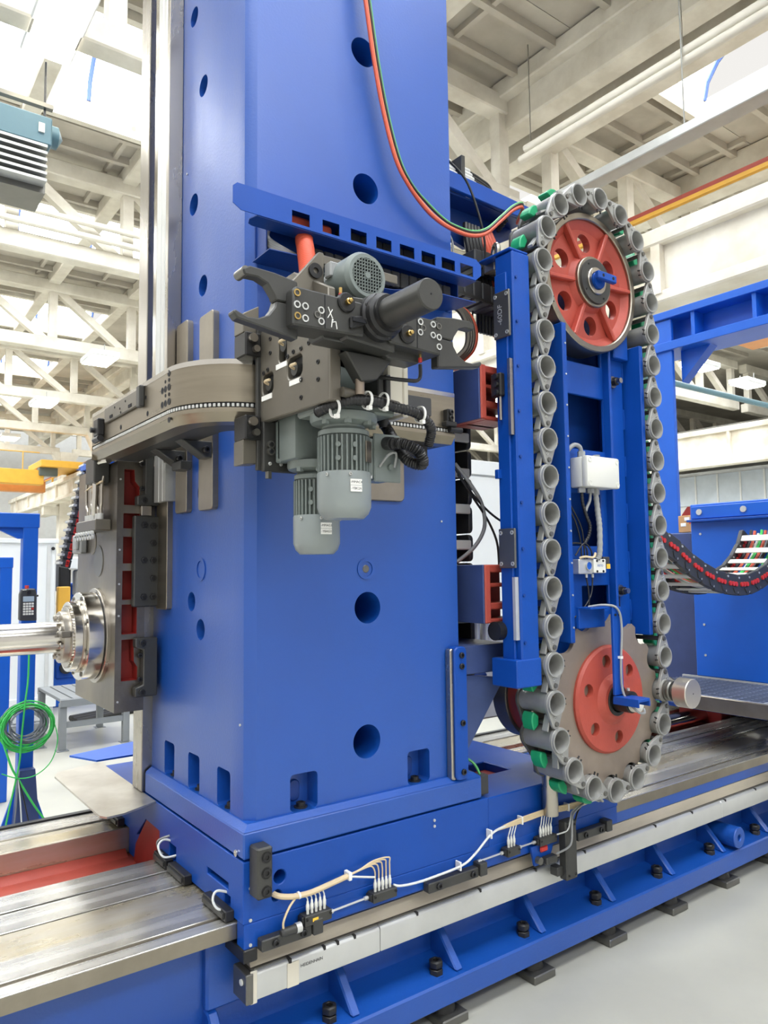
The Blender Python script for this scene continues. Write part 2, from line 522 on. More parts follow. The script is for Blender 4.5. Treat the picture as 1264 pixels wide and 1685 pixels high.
# heavy double girder over the column row and two more in the next bay
for j, (x, lab) in enumerate(((ROW - 0.05, 'heavy white girder over the column row'), (ROW + 0.75, 'second heavy girder beside the column row'), (13.4, 'white girder across the next bay beyond the pipes'), (19.4, 'white girder in the middle of the far bay'))):
    o = MB().box(x - 0.2, x + 0.2, -6, 44, ZT - 0.25 - (0.15 if j < 2 else 0), ZR).build('roof_girder', 'concrete_white', None, 0.03)
    tag(o, lab, 'girder', 'long roof girders')
for j, y in enumerate((8.0, 14.0, 20.0, 26.0, 32.0, 38.0)):
    o = MB().box(ROW, ROW + 0.5, y - 0.28, y + 0.28, 0, ZB - 0.05)
    o.prism([(ROW - 0.35, ZB - 0.06), (ROW + 0.9, ZB - 0.06), (ROW + 0.55, ZB - 0.75), (ROW - 0.05, ZB - 0.75)], 'y', y - 0.25, y + 0.25)
    o.box(ROW - 0.7, ROW + 0.1, y - 0.22, y + 0.22, 4.3, 4.72)
    tag(o.build('concrete_column', 'concrete_white', None), 'square white concrete column, number %s along the row behind' % ['one', 'two', 'three', 'four', 'five', 'six'][j], 'column', 'hall columns')

# ---- crane girders along Y
def crane_girder(x, zl, zh, lab, rail):
    t = thing('crane_girder', lab, 'girder', (x, 18, zl))
    MB().box(x - 0.16, x + 0.16, -6, 46, zl + 0.12, zh - 0.2).build('web', 'girder_white', t)
    MB().box(x - 0.28, x + 0.28, -6, 46, zh - 0.2, zh).build('top_flange', 'girder_white', t, 0.02)
    MB().box(x - 0.24, x + 0.24, -6, 46, zl, zl + 0.14).build('bottom_flange', 'girder_white', t, 0.02)
    MB().box(x - 0.04, x + 0.04, -6, 46, zh, zh + 0.1).build('crane_rail', 'alu_dark', t)
    st = None
    for k in range(17):
        y = -4 + k * 3
        if st is None: st = MB().box(x - 0.26, x + 0.26, y - 0.06, y + 0.06, zl + 0.1, zh - 0.15).build('stiffener', 'girder_white', t)
        else: copy_part(st, (x, y, (zl + zh - 0.05) / 2), t)
    return t
crane_girder(8.05, 4.72, 5.62, 'white crane girder with handrail behind the tool magazine', 1)
crane_girder(26.2, 5.2, 6.6, 'far white crane girder along the outer wall', 0)
crane_girder(9.5, 4.72, 5.62, 'second white crane girder on the far side of the columns', 0)
hr = thing('handrail', 'yellow handrail with reddish top bar along the crane girder', 'handrail', (8.3, 12, 5.62))
MB().box(8.28, 8.33, -4, 40, 6.10, 6.16).build('top_bar', 'red_oxide', hr)
MB().box(8.27, 8.33, -4, 40, 6.05, 6.10).build('mid_bar', 'yellow_paint', hr)
MB().box(8.22, 8.30, -4, 40, 5.62, 5.70).build('toe_board', 'yellow_paint', hr)
p0 = None
for k in range(14):
    y = 0.2 + k * 2.9
    if p0 is None: p0 = MB().box(8.26, 8.34, y - 0.05, y + 0.05, 5.62, 6.12).build('post', 'yellow_paint', hr)
    else: copy_part(p0, (8.3, y, 5.87), hr)

# ---- pipes and ducts
for lab, x, z, r, y0, y1 in (('upper white pipe running under the roof beside the magazine', 7.9, 7.66, 0.055, 0, 7.1), ('lower white pipe running under the roof beside the magazine', 7.9, 7.54, 0.055, 0, 7.2)):
    t = thing('roof_pipe', lab, 'pipe', (x, 3.5, z))
    MB().cyl((x, y0 - 4, z), (x, y1, z), r, n=14).build('pipe', 'pipe_white', t)
    for y in (1.5, 4.6, 7.0):
        MB().cyl((x, y, z + r - 0.01), (x, y, 9.2), 0.009, n=6).build('hanger', 'pipe_white', t)
tr = MB().box(7.7, 7.95, -5, 6.4, 6.55, 6.67).build('cable_duct', 'pipe_steel', None, 0.01); tag(tr, 'grey galvanised cable duct hung under the roof pipes', 'duct')
hg = MB().cyl((7.82, 4.57, 6.66), (7.82, 4.57, 9.2), 0.009, n=6).build('duct_hanger', 'pipe_steel'); tag(hg, 'thin steel rod holding the grey cable duct', 'rod')
for lab, z in (('upper pale pipe crossing in front of the truss behind the headstock', 7.92), ('lower pale pipe crossing in front of the truss behind the headstock', 7.67)):
    o = MB().cyl((-7, 13.7, z), (8.0, 13.7, z), 0.06, n=12).build('roof_pipe', 'pipe_white'); tag(o, lab, 'pipe')
o = MB().cyl((9.5, 9.4, 5.7), (26, 9.4, 5.7), 0.07, n=12).build('green_pipe', 'heater_blue'); tag(o, 'pale green pipe crossing the next bay below trusses', 'pipe')
# conduit with a hanging emergency lamp
o = MB().tube([(10.5, -1, 6.6), (10.6, 4, 6.5), (10.5, 8, 6.55), (10.6, 12, 6.5)], 0.02, 6).build('conduit', 'black_plastic'); tag(o, 'thin dark conduit strung above the yellow handrail', 'conduit')

# ---- lamps
def lamp(x, y, z, lab, sx=0.35, sy=0.55, hang=True):
    t = thing('ceiling_lamp', lab, 'lamp', (x, y, z), 'hall lamps')
    MB().box(x - sx, x + sx, y - sy, y + sy, z + 0.02, z + 0.16).build('housing', 'white_panel', t, 0.015)
    MB().box(x - sx + .04, x + sx - .04, y - sy + .04, y + sy - .04, z, z + 0.03).build('diffuser', 'lamp_glow', t)
    if hang:
        for s in (-1, 1):
            MB().cyl((x, y + s * sy * 0.7, z + 0.16), (x, y + s * sy * 0.7, ZB - 0.1 if z < ZB - .2 else ZT), 0.012, n=6).build('hanger', 'pipe_steel', t)
lamp(5.3, 19.3, 6.95, 'glowing box lamp below second truss beside the column rail')
lamp(5.25, 25.4, 6.95, 'glowing box lamp below the third truss')
lamp(5.5, 32.8, 6.95, 'glowing box lamp below the fourth truss above yellow crane')
lamp(1.68, 7.75, 7.22, 'very bright long lamp at the top beside the blue column', 0.26, 0.7)
lamp(18.9, 10.9, 6.95, 'long lamp in the next bay above blue gantry', 0.55, 0.3)
lamp(22.0, 11.2, 6.95, 'farther long lamp in the next bay', 0.55, 0.3)
lamp(12.0, 15.0, 6.95, 'small lamp far back in the next bay', 0.35, 0.3)

# ---- fan heater hanging from the truss
t = thing('fan_heater', 'teal and grey fan heater hanging from the truss', 'heater', (1.25, 8.6, 5.7))
MB().box(0.7, 1.74, 8.3, 8.95, 6.18, 6.5).build('casing', 'heater_blue', t, 0.015)
sl = None
for k in range(6):
    z = 6.14 - k * 0.075
    if sl is None: sl = MB().prism([(8.22, z), (8.95, z + 0.05), (8.95, z + 0.02), (8.22, z - 0.03)], 'x', 0.75, 1.68).build('louver', 'pipe_steel', t)
    else: copy_part(sl, WL[sl.name] + Vector((0, 0, -k * 0.075)), t)
MB().lathe([(0, 0), (0.12, 0), (0.12, 0.1), (0, 0.16)], (1.74, 8.55, 6.42), (1, 0, 0), 16).build('fan_motor', 'heater_blue', t)
MB().box(0.72, 1.7, 8.4, 8.9, 5.68, 6.18).build('core', 'alu_dark', t)
MB().box(1.6, 1.66, 8.278, 8.3, 6.3, 6.4).build('label_plate', 'chalk_white', t)
for x in (0.85, 1.72):
    MB().cyl((x, 8.6, 6.5), (x, 8.6, ZB - 0.1), 0.012, n=6).build('hanger', 'black_plastic', t)
MB().box(0.2, 1.8, 8.55, 8.62, 6.75, 6.8).build('hanger_bar', 'alu_dark', t)

# ---- yellow overhead crane far along the hall
t = thing('overhead_crane', 'yellow overhead crane bridge far along the machine bay', 'crane', (0, 32, 4.9))
MB().box(-8.5, 6.6, 31.6, 32.2, 5.05, 5.62).build('bridge_beam', 'yellow_paint', t, 0.02)
MB().box(-8.5, 6.9, 32.7, 33.2, 4.85, 5.3).build('rear_beam', 'orange_paint', t, 0.02)
MB().box(6.4, 8.3, 31.2, 33.6, 5.73, 6.0).build('end_truck', 'yellow_paint', t, 0.02)
MB().box(6.4, 7.1, 31.5, 31.9, 5.4, 5.75).build('drive_motor', 'motor_dark', t, 0.03)
MB().box(2.6, 4.4, 31.3, 32.5, 5.66, 5.95).build('trolley', 'motor_dark', t, 0.03)
for k in range(5):
    x = -1 + k * 1.7
    MB().cyl((x, 31.5, 5.6), (x, 31.5, 6.3), 0.02, n=6).build('rail_post', 'yellow_paint', t)
MB().cyl((-6, 31.5, 6.3), (6.4, 31.5, 6.3), 0.02, n=6).build('guard_rail', 'yellow_paint', t)
o = MB().box(11.3, 12.4, 3.5, 6.2, 5.2, 5.6).build('crane_beam', 'orange_paint', None, 0.02); tag(o, 'orange crane beam end above the blue gantry', 'crane')
# ================================================================ MACHINE BED
bed = thing('machine_bed', 'long blue cast machine bed with polished steel ways', 'machine bed', (4.0, 2.8, 0))
BX0, BX1 = -1.5, 9.0
# casting cross-section (Y, Z): front wall, front way, trough, rear way
MB().prism([(2.22, 0.07), (3.50, 0.07), (3.50, 0.50), (3.17, 0.50), (3.17, 0.43), (2.76, 0.43), (2.76, 0.50), (2.22, 0.50)], 'x', BX0, BX1).build('body', 'blue_cast', bed)
# front foot flange: sloping top, bolted to the floor pads
MB().prism([(2.06, 0.07), (2.25, 0.07), (2.25, 0.19), (2.06, 0.155)], 'x', BX0, BX1).build('foot_flange', 'blue_cast', bed, 0.006)
MB().box(1.04, BX1, 2.1215, 2.225, 0.456, 0.506).build('upper_lip', 'blue_cast', bed, 0.003)
# red painted trough between the ways
MB().box(BX0, BX1, 2.762, 3.158, 0.425, 0.447).build('trough_floor', 'red_oxide', bed)
MB().prism([(3.10, 0.44), (3.153, 0.44), (3.153, 0.47)], 'x', BX0, 0.999).build('trough_fillet', 'red_oxide', bed)
# steel way strips, front way: four strips of different tone with narrow grooves
for (y0, y1, z, m) in ((2.12, 2.17, 0.55, 'steel_way'), (2.185, 2.30, 0.552, 'steel_way'), (2.302, 2.47, 0.549, 'steel_way_oily'), (2.474, 2.605, 0.552, 'steel_way'), (2.625, 2.755, 0.550, 'steel_way')):
    MB().box(BX0, BX1, y0, y1, 0.508, z).build('way_strip', m, bed, 0.002)
MB().box(BX0, BX1, 2.165, 2.19, 0.508, 0.535).build('way_groove', 'black_oxide', bed)
MB().box(BX0, BX1, 2.60, 2.63, 0.508, 0.54).build('way_groove', 'alu_dark', bed)
MB().box(BX0, BX1, 2.119, 2.222, 0.504, 0.546).build('way_edge', 'steel_plate', bed)
for (y0, y1, z, m) in ((3.156, 3.30, 0.55, 'steel_way_oily'), (3.305, 3.43, 0.555, 'steel_way')):
    MB().box(BX0, BX1, y0, y1, 0.40 if y0 < 3.2 else 0.46, z).build('way_strip', m, bed, 0.002)
MB().box(BX0, BX1, 3.43, 3.46, 0.47, 0.562).build('rear_edge', 'black_oxide', bed)
# creamy scraped mounting ledge behind the linear scale
MB().prism([(2.10, 0.417), (2.225, 0.417), (2.225, 0.456), (2.119, 0.456)], 'x', 1.04, BX1).build('scale_ledge', 'scraped_cream', bed)
MB().box(0.94, 1.06, 2.19, 2.225, 0.28, 0.50).build('end_pad', 'blue_cast', bed, 0.008)
# gusset ribs, levelling bolts and floor pads
rib = None
for k in range(-3, 14):
    x = 1.405 + 0.4465 * k
    if rib is None:
        rx0 = x
        rib = MB().prism([(2.225, 0.165), (2.075, 0.162), (2.185, 0.278), (2.225, 0.285)], 'x', x - 0.017, x + 0.017).build('gusset_rib', 'blue_cast', bed, 0.005)
    else:
        copy_part(rib, WL[rib.name] + Vector((x - rx0, 0, 0)), bed)
lb = None
for k in range(-2, 14):
    x = 1.325 + 0.4465 * k
    if lb is None:
        z = 0.155
        lb = MB().cyl((x, 2.115, 0.06), (x, 2.115, z + 0.04), 0.012, n=12).build('leveling_bolt', 'black_oxide', bed)
        b = MB().hexn((x, 2.115, z + 0.005), (x, 2.115, z + 0.026), 0.026); b.build('hex_nut', 'black_oxide', lb, 0.002)
        b = MB(); b.lathe([(0.011, 0), (0.023, 0), (0.026, 0.006), (0.026, 0.022), (0.022, 0.027), (0.012, 0.027), (0.012, 0.01), (0, 0.01)], (x, 2.115, z + 0.028), (0, 0, 1), 6); b.build('cap_nut', 'black_oxide', lb, 0.002)
        MB().lathe([(0.0, 0), (0.032, 0), (0.032, 0.005), (0, 0.005)], (x, 2.115, z), (0, 0, 1), 20).build('washer', 'blue_dark', lb)
        lb0 = x
    else:
        c = copy_part(lb, WL[lb.name] + Vector((x - lb0, 0, 0)), bed)
        for ch in [q for q in bpy.data.objects if q.parent == lb]:
            k2 = ch.copy(); C.objects.link(k2); k2.parent = c
# floor pads are separate wedge blocks between bed and floor
ordn = ['first', 'second', 'third', 'fourth', 'fifth', 'sixth', 'seventh', 'eighth', 'ninth', 'tenth']
fb = None
for k in range(10):
    x = 1.345 + 0.462 * k
    lab = 'dark steel leveling block under the bed, %s from the scale end' % ordn[k]
    if fb is None:
        fb = thing('leveling_block', lab, 'block', (x, 2.12, 0), 'leveling blocks on the floor')
        MB().box(x - 0.06, x + 0.06, 2.05, 2.19, 0, 0.032).build('base_block', 'alu_dark', fb, 0.004)
        MB().lathe([(0, 0), (0.045, 0), (0.036, 0.038), (0, 0.038)], (x, 2.12, 0.032), (0, 0, 1), 18).build('screw_pad', 'black_oxide', fb)
    else:
        dup(fb, (x, 2.12, 0), None, lab)
# lifting boss
MB().ring((3.72, 2.225, 0.222), (3.72, 2.045, 0.222), 0.052, 0.015, 24).build('lifting_boss', 'blue_cast', bed, 0.004)

# ================================================================ LINEAR SCALE on the bed front
sc = thing('linear_scale', 'long silver linear encoder scale along the bed front', 'scale', (4, 2.1, 0.33))
for (x0, x1) in ((1.035, 1.50), (1.502, 3.62), (3.622, 6.2), (6.202, 9.0)):
    s = MB().prism([(2.075, 0.333), (2.115, 0.333), (2.115, 0.412), (2.083, 0.412), (2.075, 0.404)], 'x', x0, x1).build('housing', 'alu', sc, 0.002)
    MB().box(x0, x1, 2.09, 2.16, 0.41, 0.416).build('top_cover', 'alu_dark', s)
MB().box(1.012, 1.036, 2.07, 2.16, 0.328, 0.414).build('end_cap', 'alu_dark', sc, 0.003)
MB().box(1.028, 1.05, 2.0735, 2.08, 0.325, 0.418).build('end_band', 'cream_box', sc, 0.002)
MB().box(1.15, 1.19, 2.073, 2.076, 0.333, 0.404).build('band', 'cream_box', sc)
MB().cyl((1.012, 2.10, 0.385), (1.008, 2.10, 0.385), 0.009, n=14).build('end_screw', 'white_plastic', sc)
text('maker_name', 'HEIDENHAIN', 'ink', 0.0135, (1.237, 2.0745, 0.383), (0, -1, 0), (0, 0, 1), sc, 0.0003)
clip = None
for x in (1.16, 1.285, 1.335, 1.40, 1.66, 1.96, 2.26, 2.56, 3.06, 3.36, 3.66, 3.96, 4.26, 4.56):
    if clip is None:
        clip = MB().box(x - 0.004, x + 0.004, 2.071, 2.11, 0.404, 0.417).build('clip', 'black_oxide', sc)
    else:
        copy_part(clip, (x, 2.095, 0.408), sc)
# ================================================================ CARRIAGE (slides on the bed)
car = thing('carriage', 'blue carriage under the column riding on the steel ways', 'carriage', (1.9, 2.8, 0.55))
cut = MB()
cut.cyl((1.122, 2.0, 0.669), (1.122, 2.3, 0.669), 0.021, n=24)
cut.cyl((1.112, 2.0, 0.616), (1.112, 2.3, 0.616), 0.017, n=24)
cut.box(0.9, 1.06, 2.17, 2.33, 0.628, 0.648)      # slot on the side face
cut.box(0.9, 1.03, 2.155, 2.20, 0.572, 0.612)
cut.box(0.9, 1.03, 2.60, 2.665, 0.565, 0.63)
cut.prism([(3.04, 0.50), (3.04, 0.545), (2.915, 0.645), (2.765, 0.641), (2.765, 0.5)], 'x', 0.9, 1.12)
MB().prism([(2.068, 0.56), (3.46, 0.56), (3.46, 0.738), (2.068, 0.738)], 'x', 1.0, 2.0).build('body', 'blue_paint', car, 0.004, cut=cut)
cut2 = MB().box(2.18, 2.36, 2.30, 2.46, 0.69, 0.8)
MB().prism([(2.0, 0.555), (2.78, 0.555), (2.78, 0.64), (2.60, 0.735), (2.0, 0.735)], 'y', 2.07, 3.5).build('deck', 'blue_paint', car, 0.004, cut=cut2)
MB().box(2.15, 2.39, 2.27, 2.49, 0.66, 0.70).build('deck_pit', 'red_deep', car)
MB().prism([(2.068, 0.487), (2.118, 0.487), (2.118, 0.56), (2.068, 0.56)], 'x', 1.004, 2.77).build('front_apron', 'blue_paint', car, 0.003)
MB().box(1.055, 1.2, 2.56, 2.95, 0.556, 0.6).build('slot_back', 'black_oxide', car)
MB().box(1.035, 1.05, 2.165, 2.335, 0.625, 0.651).build('slot_plate', 'steel_plate', car)
MB().prism([(3.06, 0.449), (3.04, 0.52), (2.915, 0.645), (2.765, 0.641), (2.765, 0.449)], 'x', 1.004, 1.012).build('trough_guard', 'red_deep', car)
MB().box(1.012, 1.03, 2.765, 3.15, 0.449, 0.56).build('trough_apron', 'blue_paint', car, 0.003)
MB().box(1.0, 1.045, 2.062, 2.2, 0.452, 0.49).build('keeper_end', 'black_oxide', car, 0.003)
# wipers on the ways
for (y0, y1) in ((2.128, 2.30), (2.455, 2.605), (2.625, 2.745), (3.17, 3.29), (3.31, 3.42)):
    w = MB().box(0.972, 1.002, y0, y1, 0.553, 0.585).build('way_wiper', 'black_rubber', car, 0.003)
    MB().box(0.966, 0.974, y0 + 0.01, y1 - 0.01, 0.562, 0.578).build('clamp_strip', 'gun_black', w)
# brown-black clamp block with three cap screws at the corner
cb = MB().box(1.018, 1.068, 2.01, 2.067, 0.643, 0.789).build('clamp_block', 'gun_black', car, 0.005)
for z in (0.761, 0.716, 0.664):
    MB().ring((1.047, 2.011, z), (1.047, 2.0085, z), 0.017, 0.0145, 20).build('counterbore', 'black_oxide', cb)
    screw(cb, (1.047, 2.011, z), (0, -1, 0), 0.0135, 0.005)
# keeper gibs under the front edge: black bars with screws
for (x0, x1) in ((1.045, 1.25), (1.68, 1.95), (2.47, 2.68)):
    k = MB().box(x0, x1 - 0.035, 2.035, 2.067, 0.482, 0.516).build('keeper_bar', 'gun_black', car, 0.003)
    MB().box(x1 - 0.035, x1, 2.025, 2.067, 0.484, 0.53).build('keeper_nose', 'gun_black', k, 0.003)
    for x in (x0 + 0.045, x1 - 0.065):
        screw(k, (x, 2.035, 0.499), (0, -1, 0), 0.0115, 0.008)
for (x, z) in ((1.008, 0.66), (1.008, 0.57), (1.008, 0.5), (1.72, 0.71), (1.72, 0.69)):
    MB().cyl((x + 0.015, 2.068, z), (x + 0.015, 2.064, z), 0.005, n=10).build('plug', 'alu', car)
MB().cyl((0.999, 2.11, 0.755), (0.994, 2.11, 0.755), 0.01, n=12).build('sight_plug', 'steel_bright', car)
# thin covers in front of the column foot, resting on the rear way
ap = thing('steel_apron', 'worn bare sheet steel apron beside the column foot', 'sheet', (0.9, 3.1, 0.742))
MB().prism([(0.778, 3.40), (0.80, 3.46), (0.98, 3.52), (0.998, 3.5), (0.998, 2.80), (0.86, 2.735), (0.80, 2.73), (0.783, 2.76)], 'z', 0.735, 0.742).build('sheet', 'sheet_metal', ap)
MB().prism([(0.91, 3.70), (0.985, 3.53), (1.25, 3.53), (1.25, 3.80)], 'z', 0.742, 0.75).build('blue_sheet', 'blue_far', ap)

# ---- lubrication distributors along the carriage front with white fittings
def distributor(xf, n, lab, tagged=False, motor=False):
    """xf: X of the first fitting"""
    z = 0.516
    x0 = xf - 0.018
    w = 0.015 * (n - 1) + 0.036
    t = thing('oil_distributor', lab, 'valve block', (x0 + w / 2, 2.04, z), 'lubrication distributors on the carriage')
    MB().box(x0, x0 + w, 2.028, 2.066, z, z + 0.03).build('block', 'gun_black', t, 0.002)
    MB().box(x0 - 0.008, x0, 2.034, 2.062, z + 0.006, z + 0.028).build('end_cap', 'black_oxide', t, 0.002)
    for x in (x0 + 0.006, x0 + w - 0.006):
        screw(t, (x, 2.028, z + 0.02), (0, -1, 0), 0.0045, 0.003)
    f0 = None
    tops = []
    for k in range(n):
        x = xf + k * 0.015
        tops.append((x, 2.045, z + 0.068))
        if f0 is None:
            f0 = MB().lathe([(0, 0), (0.0045, 0), (0.0045, 0.01), (0.0056, 0.012), (0.0056, 0.026), (0.004, 0.03), (0.0035, 0.037), (0.002, 0.04), (0, 0.04)], (x, 2.045, z + 0.03), (0, 0, 1), 10).build('fitting', 'white_plastic', t)
        else:
            copy_part(f0, WL[f0.name] + Vector((k * 0.015, 0, 0)), t)
    if tagged:
        MB().box(x0 + 0.026, x0 + 0.046, 2.0268, 2.0282, z + 0.01, z + 0.02).build('yellow_tag', 'yellow_tag', t)
    if motor:
        b = MB().lathe([(0, -0.012), (0.008, -0.012), (0.0125, -0.006), (0.0125, 0.035), (0.0145, 0.038), (0.0145, 0.056), (0, 0.056)], (x0 - 0.068, 2.036, z + 0.004), (1, 0, 0), 16)
        s = b.build('pressure_switch', 'gun_black', t)
        MB().ring((x0 - 0.03, 2.036, z + 0.004), (x0 - 0.012, 2.036, z + 0.004), 0.015, 0.008, 16).build('collar', 'alu', s)
    return tops
T1 = distributor(1.205, 5, 'black oil distributor with five fittings and yellow tag near the clamp block', True, True)
T2 = distributor(1.460, 5, 'black oil distributor with five fittings in the middle of the carriage')
T3 = distributor(2.078, 3, 'black oil distributor with three fittings before the magazine')
T4 = distributor(2.255, 5, 'black oil distributor with five fittings under the magazine')
def cable(name, pts, r, m, lab, cat, n=8, group=None, sm=6):
    o = MB().tube(pts, r, n, sm).build(name, m, None, 0, angle=60)
    return tag(o, lab, cat, group)
# cream hose bundle
bun = thing('oil_hose_bundle', 'cream bundle of oil tubes tied along the carriage front', 'hose', (1.4, 2.05, 0.6))
MB().tube([(1.102, 2.12, 0.624), (1.105, 2.06, 0.622), (1.14, 2.046, 0.613), (1.18, 2.046, 0.607), (1.225, 2.046, 0.606), (1.306, 2.046, 0.615), (1.36, 2.046, 0.622)], 0.0085, 10).build('main_hose', 'cream_tube', bun)
for i, tp in enumerate(T1):
    MB().tube([tp, (tp[0] - 0.001, 2.045, tp[2] + 0.008), (tp[0] - 0.008, 2.044, 0.600 + i * 0.0018)], 0.0022, 6).build('branch_tube', 'white_tube', bun)
for i, tp in enumerate(T2):
    h = 0.632 + i * 0.0035
    MB().tube([(1.345, 2.046, 0.619 + i * 0.001), (1.385 + i * 0.003, 2.044, 0.626 + i * 0.001), (1.425 + i * 0.007, 2.042, h), (tp[0] - 0.014 + 0.002 * i, 2.042, h - 0.003), (tp[0] - 0.002, 2.043, h - 0.022), tp], 0.0026, 6).build('branch_tube', 'cream_tube', bun)
MB().tube([(1.36, 2.045, 0.618), (1.40, 2.042, 0.608), (1.455, 2.04, 0.594)], 0.0035, 6).build('branch_tube', 'white_tube', bun)
MB().tube([(1.165, 2.046, 0.605), (1.135, 2.036, 0.585), (1.115, 2.034, 0.55), (1.118, 2.036, 0.522)], 0.0035, 6).build('drain_tube', 'cream_tube', bun)
for x, z in ((1.175, 0.608), (1.357, 0.622)):
    MB().ring((x - 0.003, 2.046, z), (x + 0.003, 2.046, z + 0.001), 0.011, 0.0085, 12).build('zip_tie', 'chalk_white', bun)
MB().box(1.352, 1.364, 2.034, 2.066, 0.608, 0.634).build('tie_mount', 'chalk_white', bun, 0.002)
b2 = thing('oil_line', 'white oil line looping from the middle distributor to the magazine', 'tube', (2.0, 2.05, 0.6))
MB().tube([(1.535, 2.045, 0.548), (1.56, 2.04, 0.54), (1.626, 2.04, 0.533), (1.715, 2.04, 0.533), (1.84, 2.04, 0.540), (1.905, 2.04, 0.566), (1.985, 2.042, 0.614), (2.06, 2.045, 0.627), (2.153, 2.045, 0.628), (2.28, 2.045, 0.632), (2.43, 2.05, 0.622), (2.6, 2.05, 0.62), (2.72, 2.06, 0.64)], 0.0042, 8).build('main_line', 'white_tube', b2)
for i in range(4):
    MB().tube([(2.02 + i * 0.012, 2.046, 0.622 + 0.002 * i), (2.15, 2.043, 0.624 + 0.005 * i), (2.28, 2.043, 0.628 + 0.005 * i), (2.43, 2.045, 0.618 + 0.006 * i), (2.56, 2.05, 0.618 + 0.005 * i), (2.70, 2.055, 0.64 + 0.004 * i)], 0.0042, 6).build('main_line', 'cream_tube', b2)
for i, tp in enumerate(T3):
    MB().tube([tp, (tp[0] + 0.001, 2.042, tp[2] + 0.012), (tp[0] + 0.012, 2.042, 0.618 + 0.002 * i)], 0.0024, 6).build('branch_tube', 'white_tube', b2)
for i, tp in enumerate(T4):
    MB().tube([tp, (tp[0] + 0.001, 2.042, tp[2] + 0.01), (tp[0] + 0.010, 2.043, 0.628)], 0.0024, 6).build('branch_tube', 'white_tube', b2)
MB().tube([(2.33, 2.035, 0.54), (2.36, 2.0, 0.56), (2.38, 2.0, 0.595), (2.43, 2.03, 0.612), (2.52, 2.05, 0.622)], 0.003, 6).build('branch_tube', 'white_tube', b2)
for x, z in ((1.83, 0.539), (1.985, 0.616), (2.15, 0.632), (2.42, 0.628), (2.61, 0.628)):
    MB().box(x - 0.003, x + 0.003, 2.036, 2.064, z - 0.016, z + 0.014).build('zip_tie', 'chalk_white', b2, 0.001)
b3 = thing('oil_pipe', 'thin steel oil pipe linking the distributor blocks', 'pipe', (1.9, 2.05, 0.53))
for x0, x1, z0, z1 in ((1.29, 1.43, 0.527, 0.532), (1.93, 2.05, 0.529, 0.531), (2.14, 2.225, 0.531, 0.531)):
    MB().cyl((x0, 2.05, z0), (x1, 2.05, z1), 0.0035, n=8).build('pipe', 'alu', b3)
    MB().hexn((x0 - 0.006, 2.05, z0), (x0 + 0.010, 2.05, z0), 0.0065).build('nut', 'alu', b3)
    MB().hexn((x1 - 0.010, 2.05, z1), (x1 + 0.006, 2.05, z1), 0.0065).build('nut', 'alu', b3)
# white looped cables on the carriage side face
cable('sensor_cable', [(1.02, 2.16, 0.575), (0.97, 2.165, 0.58), (0.955, 2.18, 0.605), (0.97, 2.185, 0.628), (1.02, 2.18, 0.61)], 0.004, 'white_tube', 'white looped cable beside the slot near the bed edge', 'cable')
cable('sensor_cable', [(1.02, 2.61, 0.60), (0.965, 2.62, 0.60), (0.955, 2.65, 0.63), (0.98, 2.66, 0.645), (1.02, 2.65, 0.63)], 0.004, 'white_tube', 'white looped cable beside the red trough', 'cable')
cable('sensor_cable', [(1.02, 2.66, 0.575), (0.985, 2.70, 0.585), (0.97, 2.70, 0.63), (1.0, 2.66, 0.655)], 0.004, 'grey_hose', 'short grey cable curl at the rear wiper', 'cable')
# reading head arm in front of the scale
rh = thing('reading_head', 'tall dark reading head plate reaching down over the scale', 'sensor', (2.38, 2.03, 0.36))
MB().box(2.352, 2.418, 2.0, 2.04, 0.366, 0.592).build('arm_plate', 'gun_black', rh, 0.005)
MB().box(2.32, 2.354, 2.02, 2.06, 0.385, 0.42).build('side_block', 'gun_black', rh, 0.003)
for (x, z) in ((2.365, 0.575), (2.405, 0.575), (2.365, 0.385), (2.405, 0.385)):
    screw(rh, (x, 2.0, z), (0, -1, 0), 0.005, 0.003)
cable('sensor_cable', [(2.42, 2.03, 0.50), (2.43, 2.02, 0.56), (2.46, 2.03, 0.60), (2.51, 2.04, 0.625)], 0.0035, 'black_rubber', 'thin black cable rising from the reading head', 'cable')
cable('sensor_cable', [(2.33, 2.03, 0.47), (2.36, 1.985, 0.51), (2.372, 1.985, 0.585), (2.42, 2.015, 0.61), (2.50, 2.03, 0.628)], 0.004, 'grey_hose', 'grey cable curling over the reading head top', 'cable')
ls = thing('limit_switch', 'small dark limit switch with red lever under the distributor', 'switch', (2.27, 2.06, 0.44))
MB().prism([(2.205, 0.515), (2.335, 0.515), (2.325, 0.48), (2.30, 0.44), (2.225, 0.44)], 'y', 2.05, 2.06).build('mount_plate', 'blue_paint', ls)
MB().box(2.262, 2.325, 2.02, 2.05, 0.442, 0.47).build('switch_body', 'gun_black', ls, 0.004)
MB().cyl((2.238, 2.05, 0.462), (2.238, 2.03, 0.462), 0.014, n=14).build('roller', 'alu_dark', ls)
MB().box(2.25, 2.292, 2.038, 2.05, 0.487, 0.51).build('red_lever', 'red_bright', ls, 0.005)
